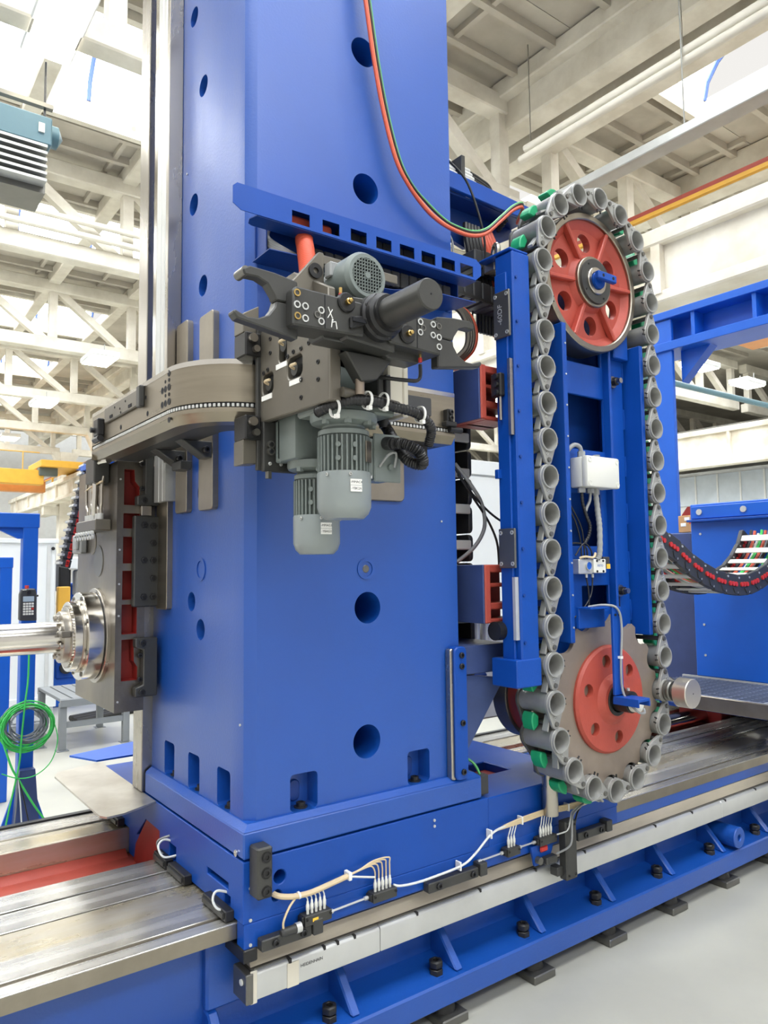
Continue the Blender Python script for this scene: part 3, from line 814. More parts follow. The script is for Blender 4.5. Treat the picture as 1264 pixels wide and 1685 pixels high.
# ================================================================ COLUMN
TOP = 5.2
col = thing('machine_column', 'massive blue machine column with round core holes', 'column', (1.45, 2.6, 0.742))
cut = MB()
FH = [(1.486, 3.985, .055), (1.486, 3.472, .053), (1.490, 2.958, .055), (1.480, 1.464, .054), (1.472, 1.015, .056)]
for x, z, r in FH:
    cut.cyl((x, 1.9, z), (x, 2.55, z), r, n=40)
LH = [(2.565, 3.696, .036), (2.473, 3.371, .038), (2.557, 2.954, .040), (2.466, 2.616, .038), (2.465, 1.872, .036), (2.551, 1.488, .034), (2.468, 1.394, .036), (2.47, 4.15, .038)]
for y, z, r in LH:
    cut.cyl((0.9, y, z), (1.28, y, z), r, n=32)
for y in (2.273, 2.519, 2.752):
    cut.prism(rrect(y - 0.05, y + 0.05, 0.838, 0.962, 0.014), 'x', 0.9, 1.085)
for x in (1.226, 1.695):
    cut.prism(rrect(x - 0.05, x + 0.05, 0.838, 0.953, 0.014), 'y', 2.0, 2.165)
ch = 0.03
out = [(1.03, 2.10 + ch), (1.03 + ch, 2.10), (1.895, 2.10), (1.895, 3.48), (1.22, 3.48), (1.22, 3.04), (1.03, 3.04)]
b = MB().prism(out, 'z', 0.81, TOP)
b.build('column_body', 'blue_cast', col, 0.006, 2, angle=15, cut=cut)
# plinth with sloping top
def frustum(b, x0, x1, y0, y1, z0, z1, i):
    vs = [(x0, y0, z0), (x1, y0, z0), (x1, y1, z0), (x0, y1, z0), (x0 + i, y0 + i, z1), (x1 - i, y0 + i, z1), (x1 - i, y1, z1), (x0 + i, y1, z1)]
    return b.add(vs, [(0, 3, 2, 1), (4, 5, 6, 7), (0, 1, 5, 4), (1, 2, 6, 5), (2, 3, 7, 6), (3, 0, 4, 7)])
b = MB().box(1.0, 1.968, 2.066, 2.93, 0.744, 0.822)
b.build('plinth', 'blue_cast', col, 0.005)
b = frustum(MB(), 1.002, 1.966, 2.068, 2.928, 0.822, 0.838, 0.022)
b.build('plinth_top', 'blue_cast', col)
# anchor screws standing in the pockets, with oval recess behind
def foot_bolt(p, d):
    s = MB().lathe([(0, 0), (0.022, 0), (0.022, 0.004), (0.015, 0.004), (0.015, 0.016), (0.009, 0.018), (0.009, 0.01), (0, 0.01)], p, (0, 0, 1), 14).build('foot_bolt', 'black_oxide', col)
for x in (1.226, 1.695):
    foot_bolt((x + 0.006, 2.132, 0.838), 0)
    MB().prism(rrect(x - 0.022, x + 0.018, 0.852, 0.92, 0.019, 6), 'y', 2.158, 2.167).build('oval_recess', 'blue_dark', col, 0.003)
for y in (2.273, 2.519, 2.752):
    foot_bolt((1.058, y, 0.838), 0)
# small ring bosses
b = MB().lathe([(0.030, 0), (0.036, 0), (0.036, 0.004), (0.026, 0.004), (0.026, -0.01), (0.013, -0.01), (0.013, -0.05), (0, -0.05)], (1.474, 2.10, 1.597), (0, -1, 0), 28); b.build('ring_boss', 'blue_cast', col)
MB().lathe([(0, 0.002), (0.012, 0.002), (0.014, 0.0)], (1.474, 2.10, 1.597), (0, -1, 0), 14).build('plug', 'alu_dark', col)
b = MB().lathe([(0.040, 0), (0.040, 0.004), (0.030, 0.004), (0.030, -0.01), (0.014, -0.01), (0.014, -0.04), (0, -0.04)], (1.03, 2.466, 1.602), (-1, 0, 0), 28); b.build('ring_boss', 'blue_cast', col)
for y, z in ((2.466, 1.394), (2.465, 1.872)):
    MB().cyl((1.20, y, z), (1.06, y, z), 0.02, n=16).build('core_pin', 'steel', col)
# ground steel pads behind the ring rail and bare plate behind the motors
for (y0, y1, z0, z1) in ((2.325, 2.443, 1.803, 2.487), (2.552, 2.66, 1.807, 2.515), (2.740, 2.855, 1.452, 1.87)):
    MB().prism(rrect(y0, y1, z0, z1, 0.014), 'x', 1.008, 1.034).build('steel_pad', 'steel_plate', col, 0.002)
MB().prism(rrect(1.30, 1.637, 1.834, 2.16, 0.02), 'y', 2.084, 2.102).build('steel_pad', 'steel_plate', col, 0.003)
# guideway post and aluminium scale profile on the headstock side
MB().box(0.989, 1.2, 2.94, 3.045, 0.744, TOP).build('guide_rail', 'steel', col, 0.003)
pr = MB().prism([(0.985, 2.70), (0.985, 2.725), (0.995, 2.73), (0.985, 2.735), (0.985, 2.765), (0.993, 2.77), (0.985, 2.775), (0.985, 2.82), (1.035, 2.82), (1.035, 2.70)], 'z', 1.86, TOP)
pr.build('scale_profile', 'alu', col, 0)
MB().box(0.975, 1.03, 2.67, 2.698, 2.0, TOP).build('band_cover', 'steel', col, 0.002)
MB().box(0.985, 1.032, 2.822, 2.858, 2.0, TOP).build('band_cover', 'steel_bright', col, 0.002)
# small studs and plugs
for y, z in ((2.15, 1.12), (2.62, 3.1)):
    MB().cyl((1.03, y, z), (1.026, y, z), 0.004, n=8).build('plug', 'alu', col)
MB().cyl((1.82, 2.10, 1.77), (1.82, 2.096, 1.77), 0.004, n=8).build('plug', 'alu', col)

# ---- triangular support bracket on the column foot
br = thing('support_bracket', 'blue grey triangular bracket bolted to the column foot', 'bracket', (1.9, 2.1, 0.83))
MB().prism(rrect(1.838, 1.90, 0.826, 1.306, 0.02), 'y', 2.06, 2.099).build('flange_strip', 'blue_paint', br, 0.004)
MB().prism(rrect(1.826, 1.85, 0.828, 1.30, 0.01), 'y', 2.07, 2.099).build('steel_strip', 'steel', br, 0.003)
MB().box(1.865, 2.12, 2.064, 2.1, 1.20, 1.305).build('arm', 'blue_grey', br, 0.004)
MB().box(1.865, 2.12, 2.1, 2.35, 1.29, 1.305).build('arm_top', 'blue_grey', br, 0.002)
MB().prism([(1.90, 1.20), (2.11, 1.17), (1.915, 0.93), (1.90, 0.93)], 'y', 2.075, 2.10).build('web', 'blue_grey', br, 0.003)
for z in (1.275, 1.235, 1.03, 0.855):
    screw(br, (1.872, 2.06, z), (0, -1, 0), 0.011, 0.008)
o = thing('connector_box', 'small black connector block behind the column foot', 'connector', (1.99, 2.1, 0.742))
MB().box(1.975, 2.025, 2.088, 2.13, 0.744, 0.815).build('body', 'black_plastic', o, 0.003)
MB().tube([(2.0, 2.11, 0.815), (1.98, 2.13, 0.86), (1.93, 2.2, 0.90)], 0.005, 6).build('wire', 'green_hose', o)
MB().tube([(1.985, 2.11, 0.815), (1.96, 2.13, 0.83), (1.92, 2.2, 0.845)], 0.005, 6).build('wire', 'black_rubber', o)

# ---- red cast brackets that carry the tool magazine
for lab, z0, z1 in (('upper red cast bracket between column and tool magazine', 2.16, 2.372), ('lower red cast bracket between column and tool magazine', 1.388, 1.607)):
    t = thing('magazine_bracket', lab, 'bracket', (2.0, 2.2, z0), 'red magazine brackets')
    MB().box(1.948, 1.956, 2.016, 2.6, z0, z1).build('side_cheek', 'blue_grey', t, 0.002)
    MB().box(1.956, 1.985, 2.012, 2.6, z0, z1).build('cheek_edge', 'red_oxide', t, 0.004)
    MB().box(1.985, 2.14, 2.02, 2.6, z1 - 0.03, z1).build('top_flange', 'red_oxide', t, 0.004)
    MB().box(1.985, 2.14, 2.02, 2.6, z0 + 0.05, z0 + 0.075).build('bottom_flange', 'red_oxide', t, 0.004)
    MB().box(1.985, 2.14, 2.12, 2.14, z0 + 0.0, z1).build('web', 'red_oxide', t)
    MB().box(1.985, 2.13, 2.03, 2.12, z1 - 0.085, z1 - 0.07).build('rib', 'red_oxide', t, 0.003)
    MB().box(1.985, 2.14, 2.02, 2.2, z0, z0 + 0.016).build('sole', 'red_oxide', t, 0.004)
# ================================================================ RING RAIL of the tool changer
rr = thing('ring_rail', 'curved bare steel rail wrapped around the column corner', 'rail', (1.2, 2.2, 2.03))
ZR0, ZR1 = 2.03, 2.205
def rail_path(off, n=14):
    """outer line of the rail in plan, moved inwards by off: along the side face, round the corner, along the front"""
    R = 0.235 - off
    cx, cy = 0.79 + 0.235, 1.92 + 0.235
    pts = [(0.79 + off, 2.965)]
    for k in range(n + 1):
        a = math.pi + (math.pi / 2) * k / n
        pts.append((cx + R * math.cos(a), cy + R * math.sin(a)))
    pts.append((1.735, 1.92 + off))
    return pts
def rail_band(o0, o1, z0, z1, ch=0.0, x_end=None):
    """band between two offsets; ch: lower outer edge chamfer"""
    A = rail_path(o0); B = rail_path(o1); A2 = rail_path(o0 + ch)
    n = len(A)
    vs = []
    for i in range(n):
        vs += [(A[i][0], A[i][1], z1), (B[i][0], B[i][1], z1), (B[i][0], B[i][1], z0), (A2[i][0], A2[i][1], z0), (A[i][0], A[i][1], z0 + ch * 1.3)]
    fs = []
    for i in range(n - 1):
        for k in range(5):
            fs.append((i * 5 + k, i * 5 + (k + 1) % 5, (i + 1) * 5 + (k + 1) % 5, (i + 1) * 5 + k))
    fs += [(0, 1, 2, 3, 4), tuple((n - 1) * 5 + k for k in (4, 3, 2, 1, 0))]
    return MB().add(vs, fs)
rail_band(0.0, 0.075, 2.082, ZR1).build('upper_band', 'steel_ring', rr, 0, angle=25)
rail_band(0.0, 0.075, 2.028, 2.066, 0.02).build('lower_band', 'steel_ring', rr, 0, angle=25)
rail_band(0.006, 0.07, 2.064, 2.084).build('chain_groove', 'black_oxide', rr, 0, angle=25)
rail_band(-0.001, 0.03, ZR1 - 0.012, ZR1 + 0.003).build('top_edge', 'steel_bright', rr, 0, angle=25)
rail_band(0.07, 0.17, 2.029, 2.05).build('inner_flange', 'gun_black', rr, 0, angle=25)
# roller chain lying in the groove: one link each
ln = None
path = rail_path(0.004, 20)
def along(path, step):
    acc = 0.0; out = []; nxt = step
    for a, b in zip(path[:-1], path[1:]):
        L = math.hypot(b[0] - a[0], b[1] - a[1])
        while nxt <= acc + L:
            t = (nxt - acc) / L
            out.append((a[0] + (b[0] - a[0]) * t, a[1] + (b[1] - a[1]) * t, math.atan2(b[1] - a[1], b[0] - a[0])))
            nxt += step
        acc += L
    return out
for (x, y, a) in along(path, 0.0135):
    if ln is None:
        b = MB().box(-0.0042, 0.0042, -0.004, 0.004, -0.0052, 0.0052)
        ln = b.build('chain_link', 'alu', rr, 0.0015, origin=(0, 0, 0))
        ln.location = Vector((x, y, 2.0735)) - WL[rr.name]; ln.rotation_euler = (0, 0, a)
    else:
        c = ln.copy(); C.objects.link(c); c.location = Vector((x, y, 2.0735)) - WL[rr.name]; c.rotation_euler = (0, 0, a)
# drilled holes, as dark bushes
for y, z, r in ((2.145, 2.190, .010), (2.144, 2.170, .006), (2.173, 2.170, .006), (2.144, 2.148, .011), (2.172, 2.147, .011), (2.198, 2.147, .011), (2.143, 2.126, .006), (2.171, 2.127, .006), (2.143, 2.104, .011), (2.171, 2.103, .011), (2.198, 2.103, .011), (2.141, 2.048, .009), (2.33, 2.10, .009), (2.605, 2.10, .009), (2.349, 2.156, .007)):
    if r:
        MB().ring((0.7915, y, z), (0.7892, y, z), r, r * 0.82, 14).build('hole_rim', 'black_oxide', rr)
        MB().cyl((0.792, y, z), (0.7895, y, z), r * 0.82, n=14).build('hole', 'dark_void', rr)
# bolted cover bar and cable stop on the straight part
cv = MB().box(0.778, 0.79, 2.385, 2.765, 2.138, 2.192).build('cover_bar', 'gun_plate', rr, 0.003)
MB().box(0.772, 0.79, 2.36, 2.392, 2.128, 2.198).build('cover_end', 'gun_black', rr, 0.003)
for y, z in ((2.47, 2.150), (2.68, 2.150)):
    MB().box(0.776, 0.7785, y - 0.016, y + 0.016, z - 0.005, z + 0.005).build('slot', 'dark_void', cv)
for y, z in ((2.52, 2.175), (2.58, 2.160), (2.64, 2.175), (2.57, 2.145)):
    MB().cyl((0.779, y, z), (0.7768, y, z), 0.004, n=8).build('hole', 'dark_void', cv)
st = MB().box(0.765, 0.79, 2.80, 2.86, 2.10, 2.165).build('rail_stop', 'black_oxide', rr, 0.004)
MB().cyl((0.775, 2.87, 2.09), (0.775, 2.80, 2.09), 0.012, n=12).build('stop_pin', 'black_oxide', st)
MB().cyl((0.765, 2.85, 2.125), (0.752, 2.85, 2.125), 0.010, n=12).build('stop_bolt', 'black_oxide', st)
MB().prism([(0.79, 2.965), (0.865, 2.965), (0.865, 2.99), (0.80, 2.985)], 'z', 2.03, 2.205).build('end_block', 'steel_ring', rr)
# end stop on the front part
st = MB().box(1.683, 1.712, 1.898, 1.925, 2.10, 2.145).build('rail_stop', 'black_oxide', rr, 0.003)
MB().box(1.675, 1.725, 1.895, 1.925, 2.085, 2.102).build('stop_foot', 'black_oxide', st, 0.003)
MB().cyl((1.70, 1.91, 2.076), (1.755, 1.91, 2.076), 0.011, n=12).build('stop_pin', 'black_oxide', st)
screw(st, (1.697, 1.898, 2.133), (0, -1, 0), 0.009, 0.008)
screw(st, (1.697, 1.898, 2.113), (0, -1, 0), 0.009, 0.008)
MB().prism(rrect(1.52, 1.625, 2.113, 2.176, 0.006), 'y', 1.914, 1.921).build('window_cover', 'black_plastic', rr, 0.002)
screw(rr, (1.575, 1.92, 2.095), (0, -1, 0), 0.009, 0.004)
# rail feet on the column pads
for y in (2.36, 2.60):
    MB().prism([(0.90, 2.03), (1.012, 2.03), (1.012, 1.975), (0.985, 1.975)], 'y', y - 0.03, y + 0.03).build('rail_foot', 'gun_black', rr, 0.003)
    screw(rr, (0.985, y - 0.03, 2.0), (0, -1, 0), 0.012, 0.02)
MB().box(0.965, 1.008, 2.50, 2.585, 1.955, 1.985).build('foot_clip', 'gun_black', rr, 0.003)
for x in (1.35, 1.62):
    MB().box(x - 0.05, x + 0.05, 1.99, 2.09, 1.985, 2.03).build('rail_foot', 'black_oxide', rr, 0.004)

# ================================================================ TOOL CHANGER CARRIAGE
tc = thing('tool_changer', 'dark steel tool changer carriage with double gripper arm', 'tool changer', (1.15, 1.75, 1.88))
PX = 0.965
cut = MB()
cut.prism(rrect(1.655, 1.735, 2.105, 2.165, 0.018), 'x', 0.9, 1.1)
cut.prism(rrect(1.815, 1.88, 2.093, 2.15, 0.014), 'x', 0.9, 1.1)
cut.prism(rrect(1.738, 1.785, 2.165, 2.30, 0.012), 'x', 0.9, 1.1)
MB().prism([(1.525, 2.012), (1.895, 2.016), (1.895, 2.27), (1.79, 2.395), (1.70, 2.395), (1.525, 2.30)], 'x', PX, PX + 0.022).build('side_plate', 'gun_plate', tc, 0.003, cut=cut)
MB().box(PX + 0.022, PX + 0.03, 1.60, 1.89, 2.06, 2.31).build('plate_backing', 'black_plastic', tc)
MB().box(PX - 0.01, PX + 0.03, 1.89, 1.905, 1.88, 2.30).build('rear_edge', 'gun_black', tc, 0.002)
MB().box(PX + 0.03, 1.20, 1.527, 1.545, 2.013, 2.03).build('bottom_bar', 'gun_black', tc, 0.003)
MB().box(PX, PX + 0.03, 1.515, 1.53, 2.012, 2.27).build('front_edge', 'gun_plate', tc, 0.003)
for y, z in ((1.83, 2.245), (1.83, 2.205), (1.66, 2.175), (1.595, 2.185), (1.575, 2.12), (1.575, 2.075), (1.66, 2.092), (1.66, 2.045), (1.70, 2.176), (1.73, 2.17), (1.845, 2.16), (1.87, 2.155), (1.57, 2.255), (1.62, 2.18)):
    screw(tc, (PX, y, z), (-1, 0, 0), 0.0065, 0.003)
for y, z in ((1.69, 2.094), (1.85, 2.083), (1.765, 2.155)):
    MB().box(PX - 0.002, PX + 0.001, y - 0.03, y + 0.03, z - 0.008, z + 0.006).build('label_strip', 'chalk_white', tc)
for y, z in ((1.70, 2.13), (1.845, 2.118), (1.76, 2.27), (1.76, 2.21)):
    v = MB().cyl((PX + 0.02, y, z), (PX + 0.002, y, z), 0.018, n=14).build('valve', 'gun_black', tc)
    MB().tube([(PX + 0.004, y, z), (PX - 0.014, y - 0.008, z + 0.004), (PX - 0.01, y - 0.03, z + 0.006)], 0.004, 6).build('valve_tip', 'cream_tube', v)
# guide roller housings gripping the ring rail
for z0 in (2.205, 1.965):
    h = MB().box(PX - 0.05, PX, 1.885, 1.96, z0, z0 + 0.07).build('roller_housing', 'black_oxide', tc, 0.004)
    MB().cyl((PX - 0.03, 1.884, z0 + 0.05), (PX - 0.03, 1.87, z0 + 0.05), 0.013, n=14).build('roller_pin', 'steel', h)
    MB().cyl((PX - 0.02, 1.884, z0 + 0.02), (PX - 0.02, 1.87, z0 + 0.02), 0.010, n=14).build('roller_pin', 'steel', h)
MB().prism([(PX - 0.05, 2.275), (PX, 2.275), (PX, 2.36), (PX - 0.05, 2.33)], 'y', 1.90, 1.96).build('upper_skirt', 'gun_plate', tc, 0.002)
MB().prism([(PX - 0.05, 1.965), (PX, 1.98), (PX, 1.90), (PX - 0.05, 1.895)], 'y', 1.90, 1.96).build('lower_skirt', 'gun_plate', tc, 0.002)
# lower back plate with four bolts
MB().box(PX, 1.075, 1.872, 1.89, 1.876, 2.02).build('lower_plate', 'gun_black', tc, 0.003)
for x in (0.985, 1.015):
    for z in (1.952, 1.932):
        s = MB().cyl((x, 1.872, z), (x, 1.862, z), 0.011, n=14).build('bolt_collar', 'alu_dark', tc)
        screw(s, (x, 1.862, z), (0, -1, 0), 0.007, 0.004)
for x, z in ((0.985, 1.898), (1.02, 1.898)):
    screw(tc, (x, 1.872, z), (0, -1, 0), 0.005, 0.004, 'alu')
MB().hexn((0.985, 1.88, 1.877), (0.985, 1.88, 1.856), 0.010).build('drain_plug', 'alu_dark', tc)
# main frame behind the arm
MB().box(1.0, 1.27, 1.80, 1.90, 2.02, 2.36).build('rear_frame', 'gun_black', tc, 0.004)
MB().box(0.99, 1.27, 1.56, 1.80, 2.25, 2.268).build('top_deck', 'gun_black', tc, 0.003)
MB().box(1.17, 1.19, 1.60, 1.82, 2.035, 2.27).build('side_plate', 'gun_black', tc, 0.003)
# front bearing beam and wedge block under the arm
MB().prism([(0.90, 2.155), (1.20, 2.155), (1.20, 2.125), (1.10, 2.125), (1.08, 2.14), (0.91, 2.14)], 'y', 1.46, 1.52).build('arm_carrier', 'gun_black', tc, 0.003)
MB().prism([(0.985, 2.13), (1.13, 2.13), (1.08, 2.07), (1.035, 2.06)], 'y', 1.48, 1.52).build('wedge_block', 'gun_black', tc, 0.003)
MB().cyl((1.04, 1.5, 2.08), (1.04, 1.5, 2.03), 0.012, n=16).build('drive_coupling', 'steel_sprocket', tc)
# arm: two fork grippers, blocks and hub (drawn at the arm's own height, level)
AY = 1.45
def arm_side(s):
    """s = -1 fork towards the headstock, +1 fork towards the magazine"""
    cx = 1.045
    def X(d): return cx + s * d
    top = [(X(0.21), 2.258), (X(0.27), 2.266), (X(0.33), 2.268), (X(0.347), 2.258), (X(0.343), 2.245), (X(0.31), 2.246), (X(0.287), 2.237), (X(0.270), 2.214), (X(0.266), 2.203), (X(0.21), 2.203)]
    bot = [(X(0.21), 2.201), (X(0.266), 2.201), (X(0.268), 2.188), (X(0.284), 2.166), (X(0.31), 2.153), (X(0.335), 2.152), (X(0.366), 2.163), (X(0.371), 2.156), (X(0.36), 2.144), (X(0.21), 2.122)]
    for nm, poly in (('upper_finger', top), ('lower_finger', bot)):
        MB().prism(poly, 'y', AY, AY + 0.03).build(nm, 'gun_black', tc, 0.003)
    if s < 0: MB().cyl((X(0.338), AY + 0.004, 2.256), (X(0.338), AY + 0.045, 2.256), 0.011, n=18).build('finger_roller', 'alu_dark', tc)
    e0, e1 = (0.045, 0.24) if s < 0 else (0.03, 0.197)
    blk = MB().prism([(X(e0), 2.150), (X(e1), 2.144), (X(e1), 2.226), (X(e1 - 0.01), 2.234), (X(e0), 2.232)], 'y', AY - 0.03, AY + 0.05).build('clamp_block', 'gun_black', tc, 0.004)
    jl = 0.155 if s < 0 else 0.116
    MB().box(min(X(jl), X(jl + 0.002)), max(X(jl), X(jl + 0.002)), AY - 0.031, AY - 0.0295, 2.15, 2.229).build('joint_line', 'dark_void', blk)
    LB = ((0.815, 2.218, 'brass'), (0.815, 2.191, 'alu'), (0.836, 2.191, 'alu'), (0.816, 2.165, 'brass'), (0.836, 2.163, 'alu'), (0.878, 2.190, 'alu'), (0.868, 2.178, 'alu_dark'), (0.878, 2.164, 'alu'))
    RB = ((1.172, 2.219, 'alu'), (1.214, 2.220, 'alu'), (1.233, 2.219, 'alu_dark'), (1.181, 2.205, 'alu_dark'), (1.171, 2.192, 'alu'), (1.213, 2.192, 'alu'), (1.233, 2.190, 'alu'), (1.233, 2.165, 'alu'))
    for (bx_, z, m) in (LB if s < 0 else RB):
        MB().ring((bx_, AY - 0.03, z), (bx_, AY - 0.033, z), 0.0085, 0.0055, 16).build('bush', m, blk)
        MB().cyl((bx_, AY - 0.03, z), (bx_, AY - 0.0315, z), 0.0055, n=12).build('bush_core', 'gun_black', blk)
    kx = 0.947 if s < 0 else 1.128
    kn = MB().lathe([(0, 0), (0.024, 0), (0.024, 0.012), (0.021, 0.016), (0, 0.016)], (kx, AY - 0.022, 2.222 if s < 0 else 2.179), (0, -1, 0), 20).build('pin_flange', 'black_oxide', tc)
    z0 = 2.222 if s < 0 else 2.179
    MB().lathe([(0, 0), (0.0075, 0), (0.0075, 0.01), (0.005, 0.012), (0.005, 0.018), (0, 0.02)], (kx, AY - 0.036, z0), (0, -1, 0), 12).build('pin', 'brass', kn)
    for a in (45, 135, 225, 315):
        MB().cyl((kx + 0.016 * math.cos(math.radians(a)), AY - 0.036, z0 + 0.016 * math.sin(math.radians(a))), (kx + 0.016 * math.cos(math.radians(a)), AY - 0.0375, z0 + 0.016 * math.sin(math.radians(a))), 0.0035, n=8).build('pin_screw', 'alu', kn)
arm_side(-1); arm_side(1)
MB().prism([(0.93, 2.235), (0.945, 2.245), (1.02, 2.250), (1.10, 2.236), (1.10, 2.13), (0.955, 2.142)], 'y', AY - 0.02, AY + 0.049).build('arm_center', 'gun_black', tc, 0.004)
hub = MB().lathe([(0, 0), (0.058, 0), (0.058, 0.03), (0.052, 0.034), (0.052, 0.05), (0.044, 0.055), (0.044, 0.066), (0, 0.066)], (1.045, AY - 0.01, 2.205), (0, -1, 0), 32).build('hub', 'black_oxide', tc)
for k in range(8):
    a = math.radians(22.5 + 45 * k)
    screw(hub, (1.045 + 0.049 * math.cos(a), AY - 0.04, 2.205 + 0.049 * math.sin(a)), (0, -1, 0), 0.006, 0.006)
MB().lathe([(0, 0), (0.0365, 0), (0.0365, 0.150), (0.034, 0.154), (0, 0.154)], (1.045, AY - 0.07, 2.205), (0, -1, 0), 36).build('hub_cover_tube', 'gun_black', tc)
MB().cyl((1.045, AY - 0.224, 2.205), (1.045, AY - 0.2248, 2.205), 0.002, n=8).build('center_mark', 'dark_void', tc)
MB().prism([(0.955, 2.19), (1.025, 2.205), (1.03, 2.188), (0.955, 2.16)], 'y', AY - 0.04, AY - 0.012).build('lock_lever', 'black_oxide', tc, 0.004)
MB().box(0.958, 1.02, AY - 0.043, AY - 0.04, 2.178, 2.188).build('lever_slot', 'dark_void', tc)
# chalk marks on the arm block
for p, q in (((0.897, 2.202), (0.911, 2.172)), ((0.909, 2.198), (0.896, 2.176)), ((0.909, 2.180), (0.906, 2.156)), ((0.908, 2.168), (0.918, 2.171)), ((0.918, 2.171), (0.921, 2.154))):
    MB().bar((p[0], AY - 0.0308, p[1]), (q[0], AY - 0.0308, q[1]), 0.0016, 0.0022, up=(0, 1, 0)).build('chalk_stroke', 'chalk_white', tc)
for x, z in ((0.952, 2.243), (1.195, 2.125)):
    b = MB().cyl((x, AY, z), (x, AY, z + 0.012), 0.005, n=10).build('sensor_stem', 'red_bright', tc)
    MB().cyl((x, AY, z + 0.012), (x, AY, z + 0.026), 0.004, n=10).build('sensor_tip', 'brass', b)
# upper bearing cheek behind the arm
MB().prism([(0.885, 2.30), (0.985, 2.42), (1.0, 2.42), (1.0, 2.27), (0.885, 2.27)], 'y', 1.60, 1.615).build('bearing_cheek', 'gun_plate', tc, 0.002)
MB().box(0.985, 1.25, 1.61, 1.63, 2.395, 2.42).build('cheek_bar', 'gun_plate', tc, 0.002)
MB().ring((0.972, 1.60, 2.365), (0.972, 1.594, 2.365), 0.020, 0.008, 18).build('bearing', 'black_oxide', tc)
MB().box(1.0, 1.03, 1.57, 1.60, 2.35, 2.39).build('sensor_block', 'grey_hose', tc, 0.003)
MB().tube([(1.10, 1.52, 2.09), (1.15, 1.46, 2.075), (1.19, 1.45, 2.08), (1.195, 1.45, 2.12)], 0.005, 6).build('air_tube', 'black_rubber', tc)
# cream control enclosure on the far cheek
eb = MB().prism(rrect(1.203, 1.252, 2.022, 2.19, 0.008), 'y', 1.595, 1.74).build('control_cover', 'cream_box', tc, 0.004)
MB().prism(rrect(1.256, 1.276, 2.016, 2.195, 0.006), 'y', 1.60, 1.76).build('cover_back', 'cream_box', tc, 0.004)
MB().box(1.19, 1.206, 1.59, 1.61, 2.03, 2.125).build('cover_strip', 'gun_black', tc, 0.002)
MB().box(1.209, 1.232, 1.5925, 1.596, 2.045, 2.053).build('green_sticker', 'green_tab', eb)
MB().cyl((1.225, 1.65, 2.022), (1.225, 1.65, 1.99), 0.014, n=14).build('cable_gland', 'black_plastic', tc)

# ---- motors
def fins(b, cx, cy, z0, z1, r0, r1, n, a_from=0, a_to=360, w=0.004):
    for k in range(n):
        a = math.radians(a_from + (a_to - a_from) * (k + 0.5) / n)
        c, s = math.cos(a), math.sin(a)
        b.bar((cx + c * (r0 + r1) / 2, cy + s * (r0 + r1) / 2, z0), (cx + c * (r0 + r1) / 2, cy + s * (r0 + r1) / 2, z1), w, r1 - r0, up=(c, s, 0))
def gearmotor(cx, cy, zb, zc, zf, zt, r, lab, labels, la):
    """vertical gear motor: zb fan cover bottom, zc cover top, zf fin top, zt flange top"""
    t = thing('gear_motor', lab, 'motor', (cx, cy, zb), 'grey vertical gear motors')
    MB().lathe([(0, 0), (r * 0.72, 0), (r * 0.9, 0.012), (r, 0.03), (r, zc - zb), (r * 0.97, zc - zb + 0.004), (0, zc - zb + 0.004)], (cx, cy, zb), (0, 0, 1), 40).build('fan_cover', 'motor_cover', t)
    MB().cyl((cx, cy, zc), (cx, cy, zf), r * 0.84, n=32).build('stator', 'motor_dark', t)
    f0 = None
    n = 34
    for k in range(n):
        a = 2 * math.pi * k / n
        if f0 is None:
            f0 = MB().box(r * 0.8, r * 0.985, -0.0022, 0.0022, zc - zb + 0.004, zf - zb - 0.004).build('cooling_fin', 'motor_grey', t, origin=(0, 0, 0))
            f0.location = (0, 0, 0)
        else:
            c = f0.copy(); C.objects.link(c); c.rotation_euler = (0, 0, a); c.location = (0, 0, 0); c.parent = t
    for zz in ((zc * 0.65 + zf * 0.35), (zc * 0.3 + zf * 0.7)):
        for a in (225, 260, 300):
            ca, sa = math.cos(math.radians(a)), math.sin(math.radians(a))
            MB().cyl((cx + ca * r * 0.85, cy + sa * r * 0.85, zz), (cx + ca * r * 1.03, cy + sa * r * 1.03, zz), 0.007, n=10).build('tie_boss', 'motor_grey', t)
    MB().lathe([(0, 0), (r * 0.95, 0), (r * 0.95, 0.012), (r * 0.78, 0.02), (r * 0.80, zt - zf - 0.03), (r * 1.2, zt - zf - 0.022), (r * 1.25, zt - zf - 0.014), (r * 1.25, zt - zf), (0, zt - zf)], (cx, cy, zf), (0, 0, 1), 32).build('end_flange', 'motor_grey', t)
    for a in (200, 245, 290, 335):
        ca, sa = math.cos(math.radians(a)), math.sin(math.radians(a))
        MB().hexn((cx + ca * r * 1.08, cy + sa * r * 1.08, zt - 0.032), (cx + ca * r * 1.08, cy + sa * r * 1.08, zt - 0.018), 0.011).build('flange_bolt', 'motor_grey', t)
    for a in (250, 330, 200):
        ca, sa = math.cos(math.radians(a)), math.sin(math.radians(a))
        screw(t, (cx + ca * r, cy + sa * r, zc - 0.006), (ca, sa, 0), 0.005, 0.004, 'alu')
    for i, s in enumerate(labels):
        ca, sa = math.cos(math.radians(la)), math.sin(math.radians(la))
        z = zc - 0.027 - i * 0.0165
        c0 = Vector((cx + ca * (r + 0.001), cy + sa * (r + 0.001), z))
        tv = Vector((-sa, ca, 0))
        p = MB(); p.bar(c0 - tv * 0.016, c0 + tv * 0.016, 0.003, 0.0155).build('name_label', 'chalk_white', t)
        text('label_text', s, 'ink', 0.0088, c0 + Vector((ca, sa, 0)) * 0.0018, (ca, sa, 0), (0, 0, 1), t, 0.0001)
    return t
g1 = gearmotor(1.07, 1.62, 1.728, 1.845, 1.945, 2.0, 0.071, 'nearer grey gear motor hanging under the tool changer', ('-MMAC4', '-YBK2A'), 262)
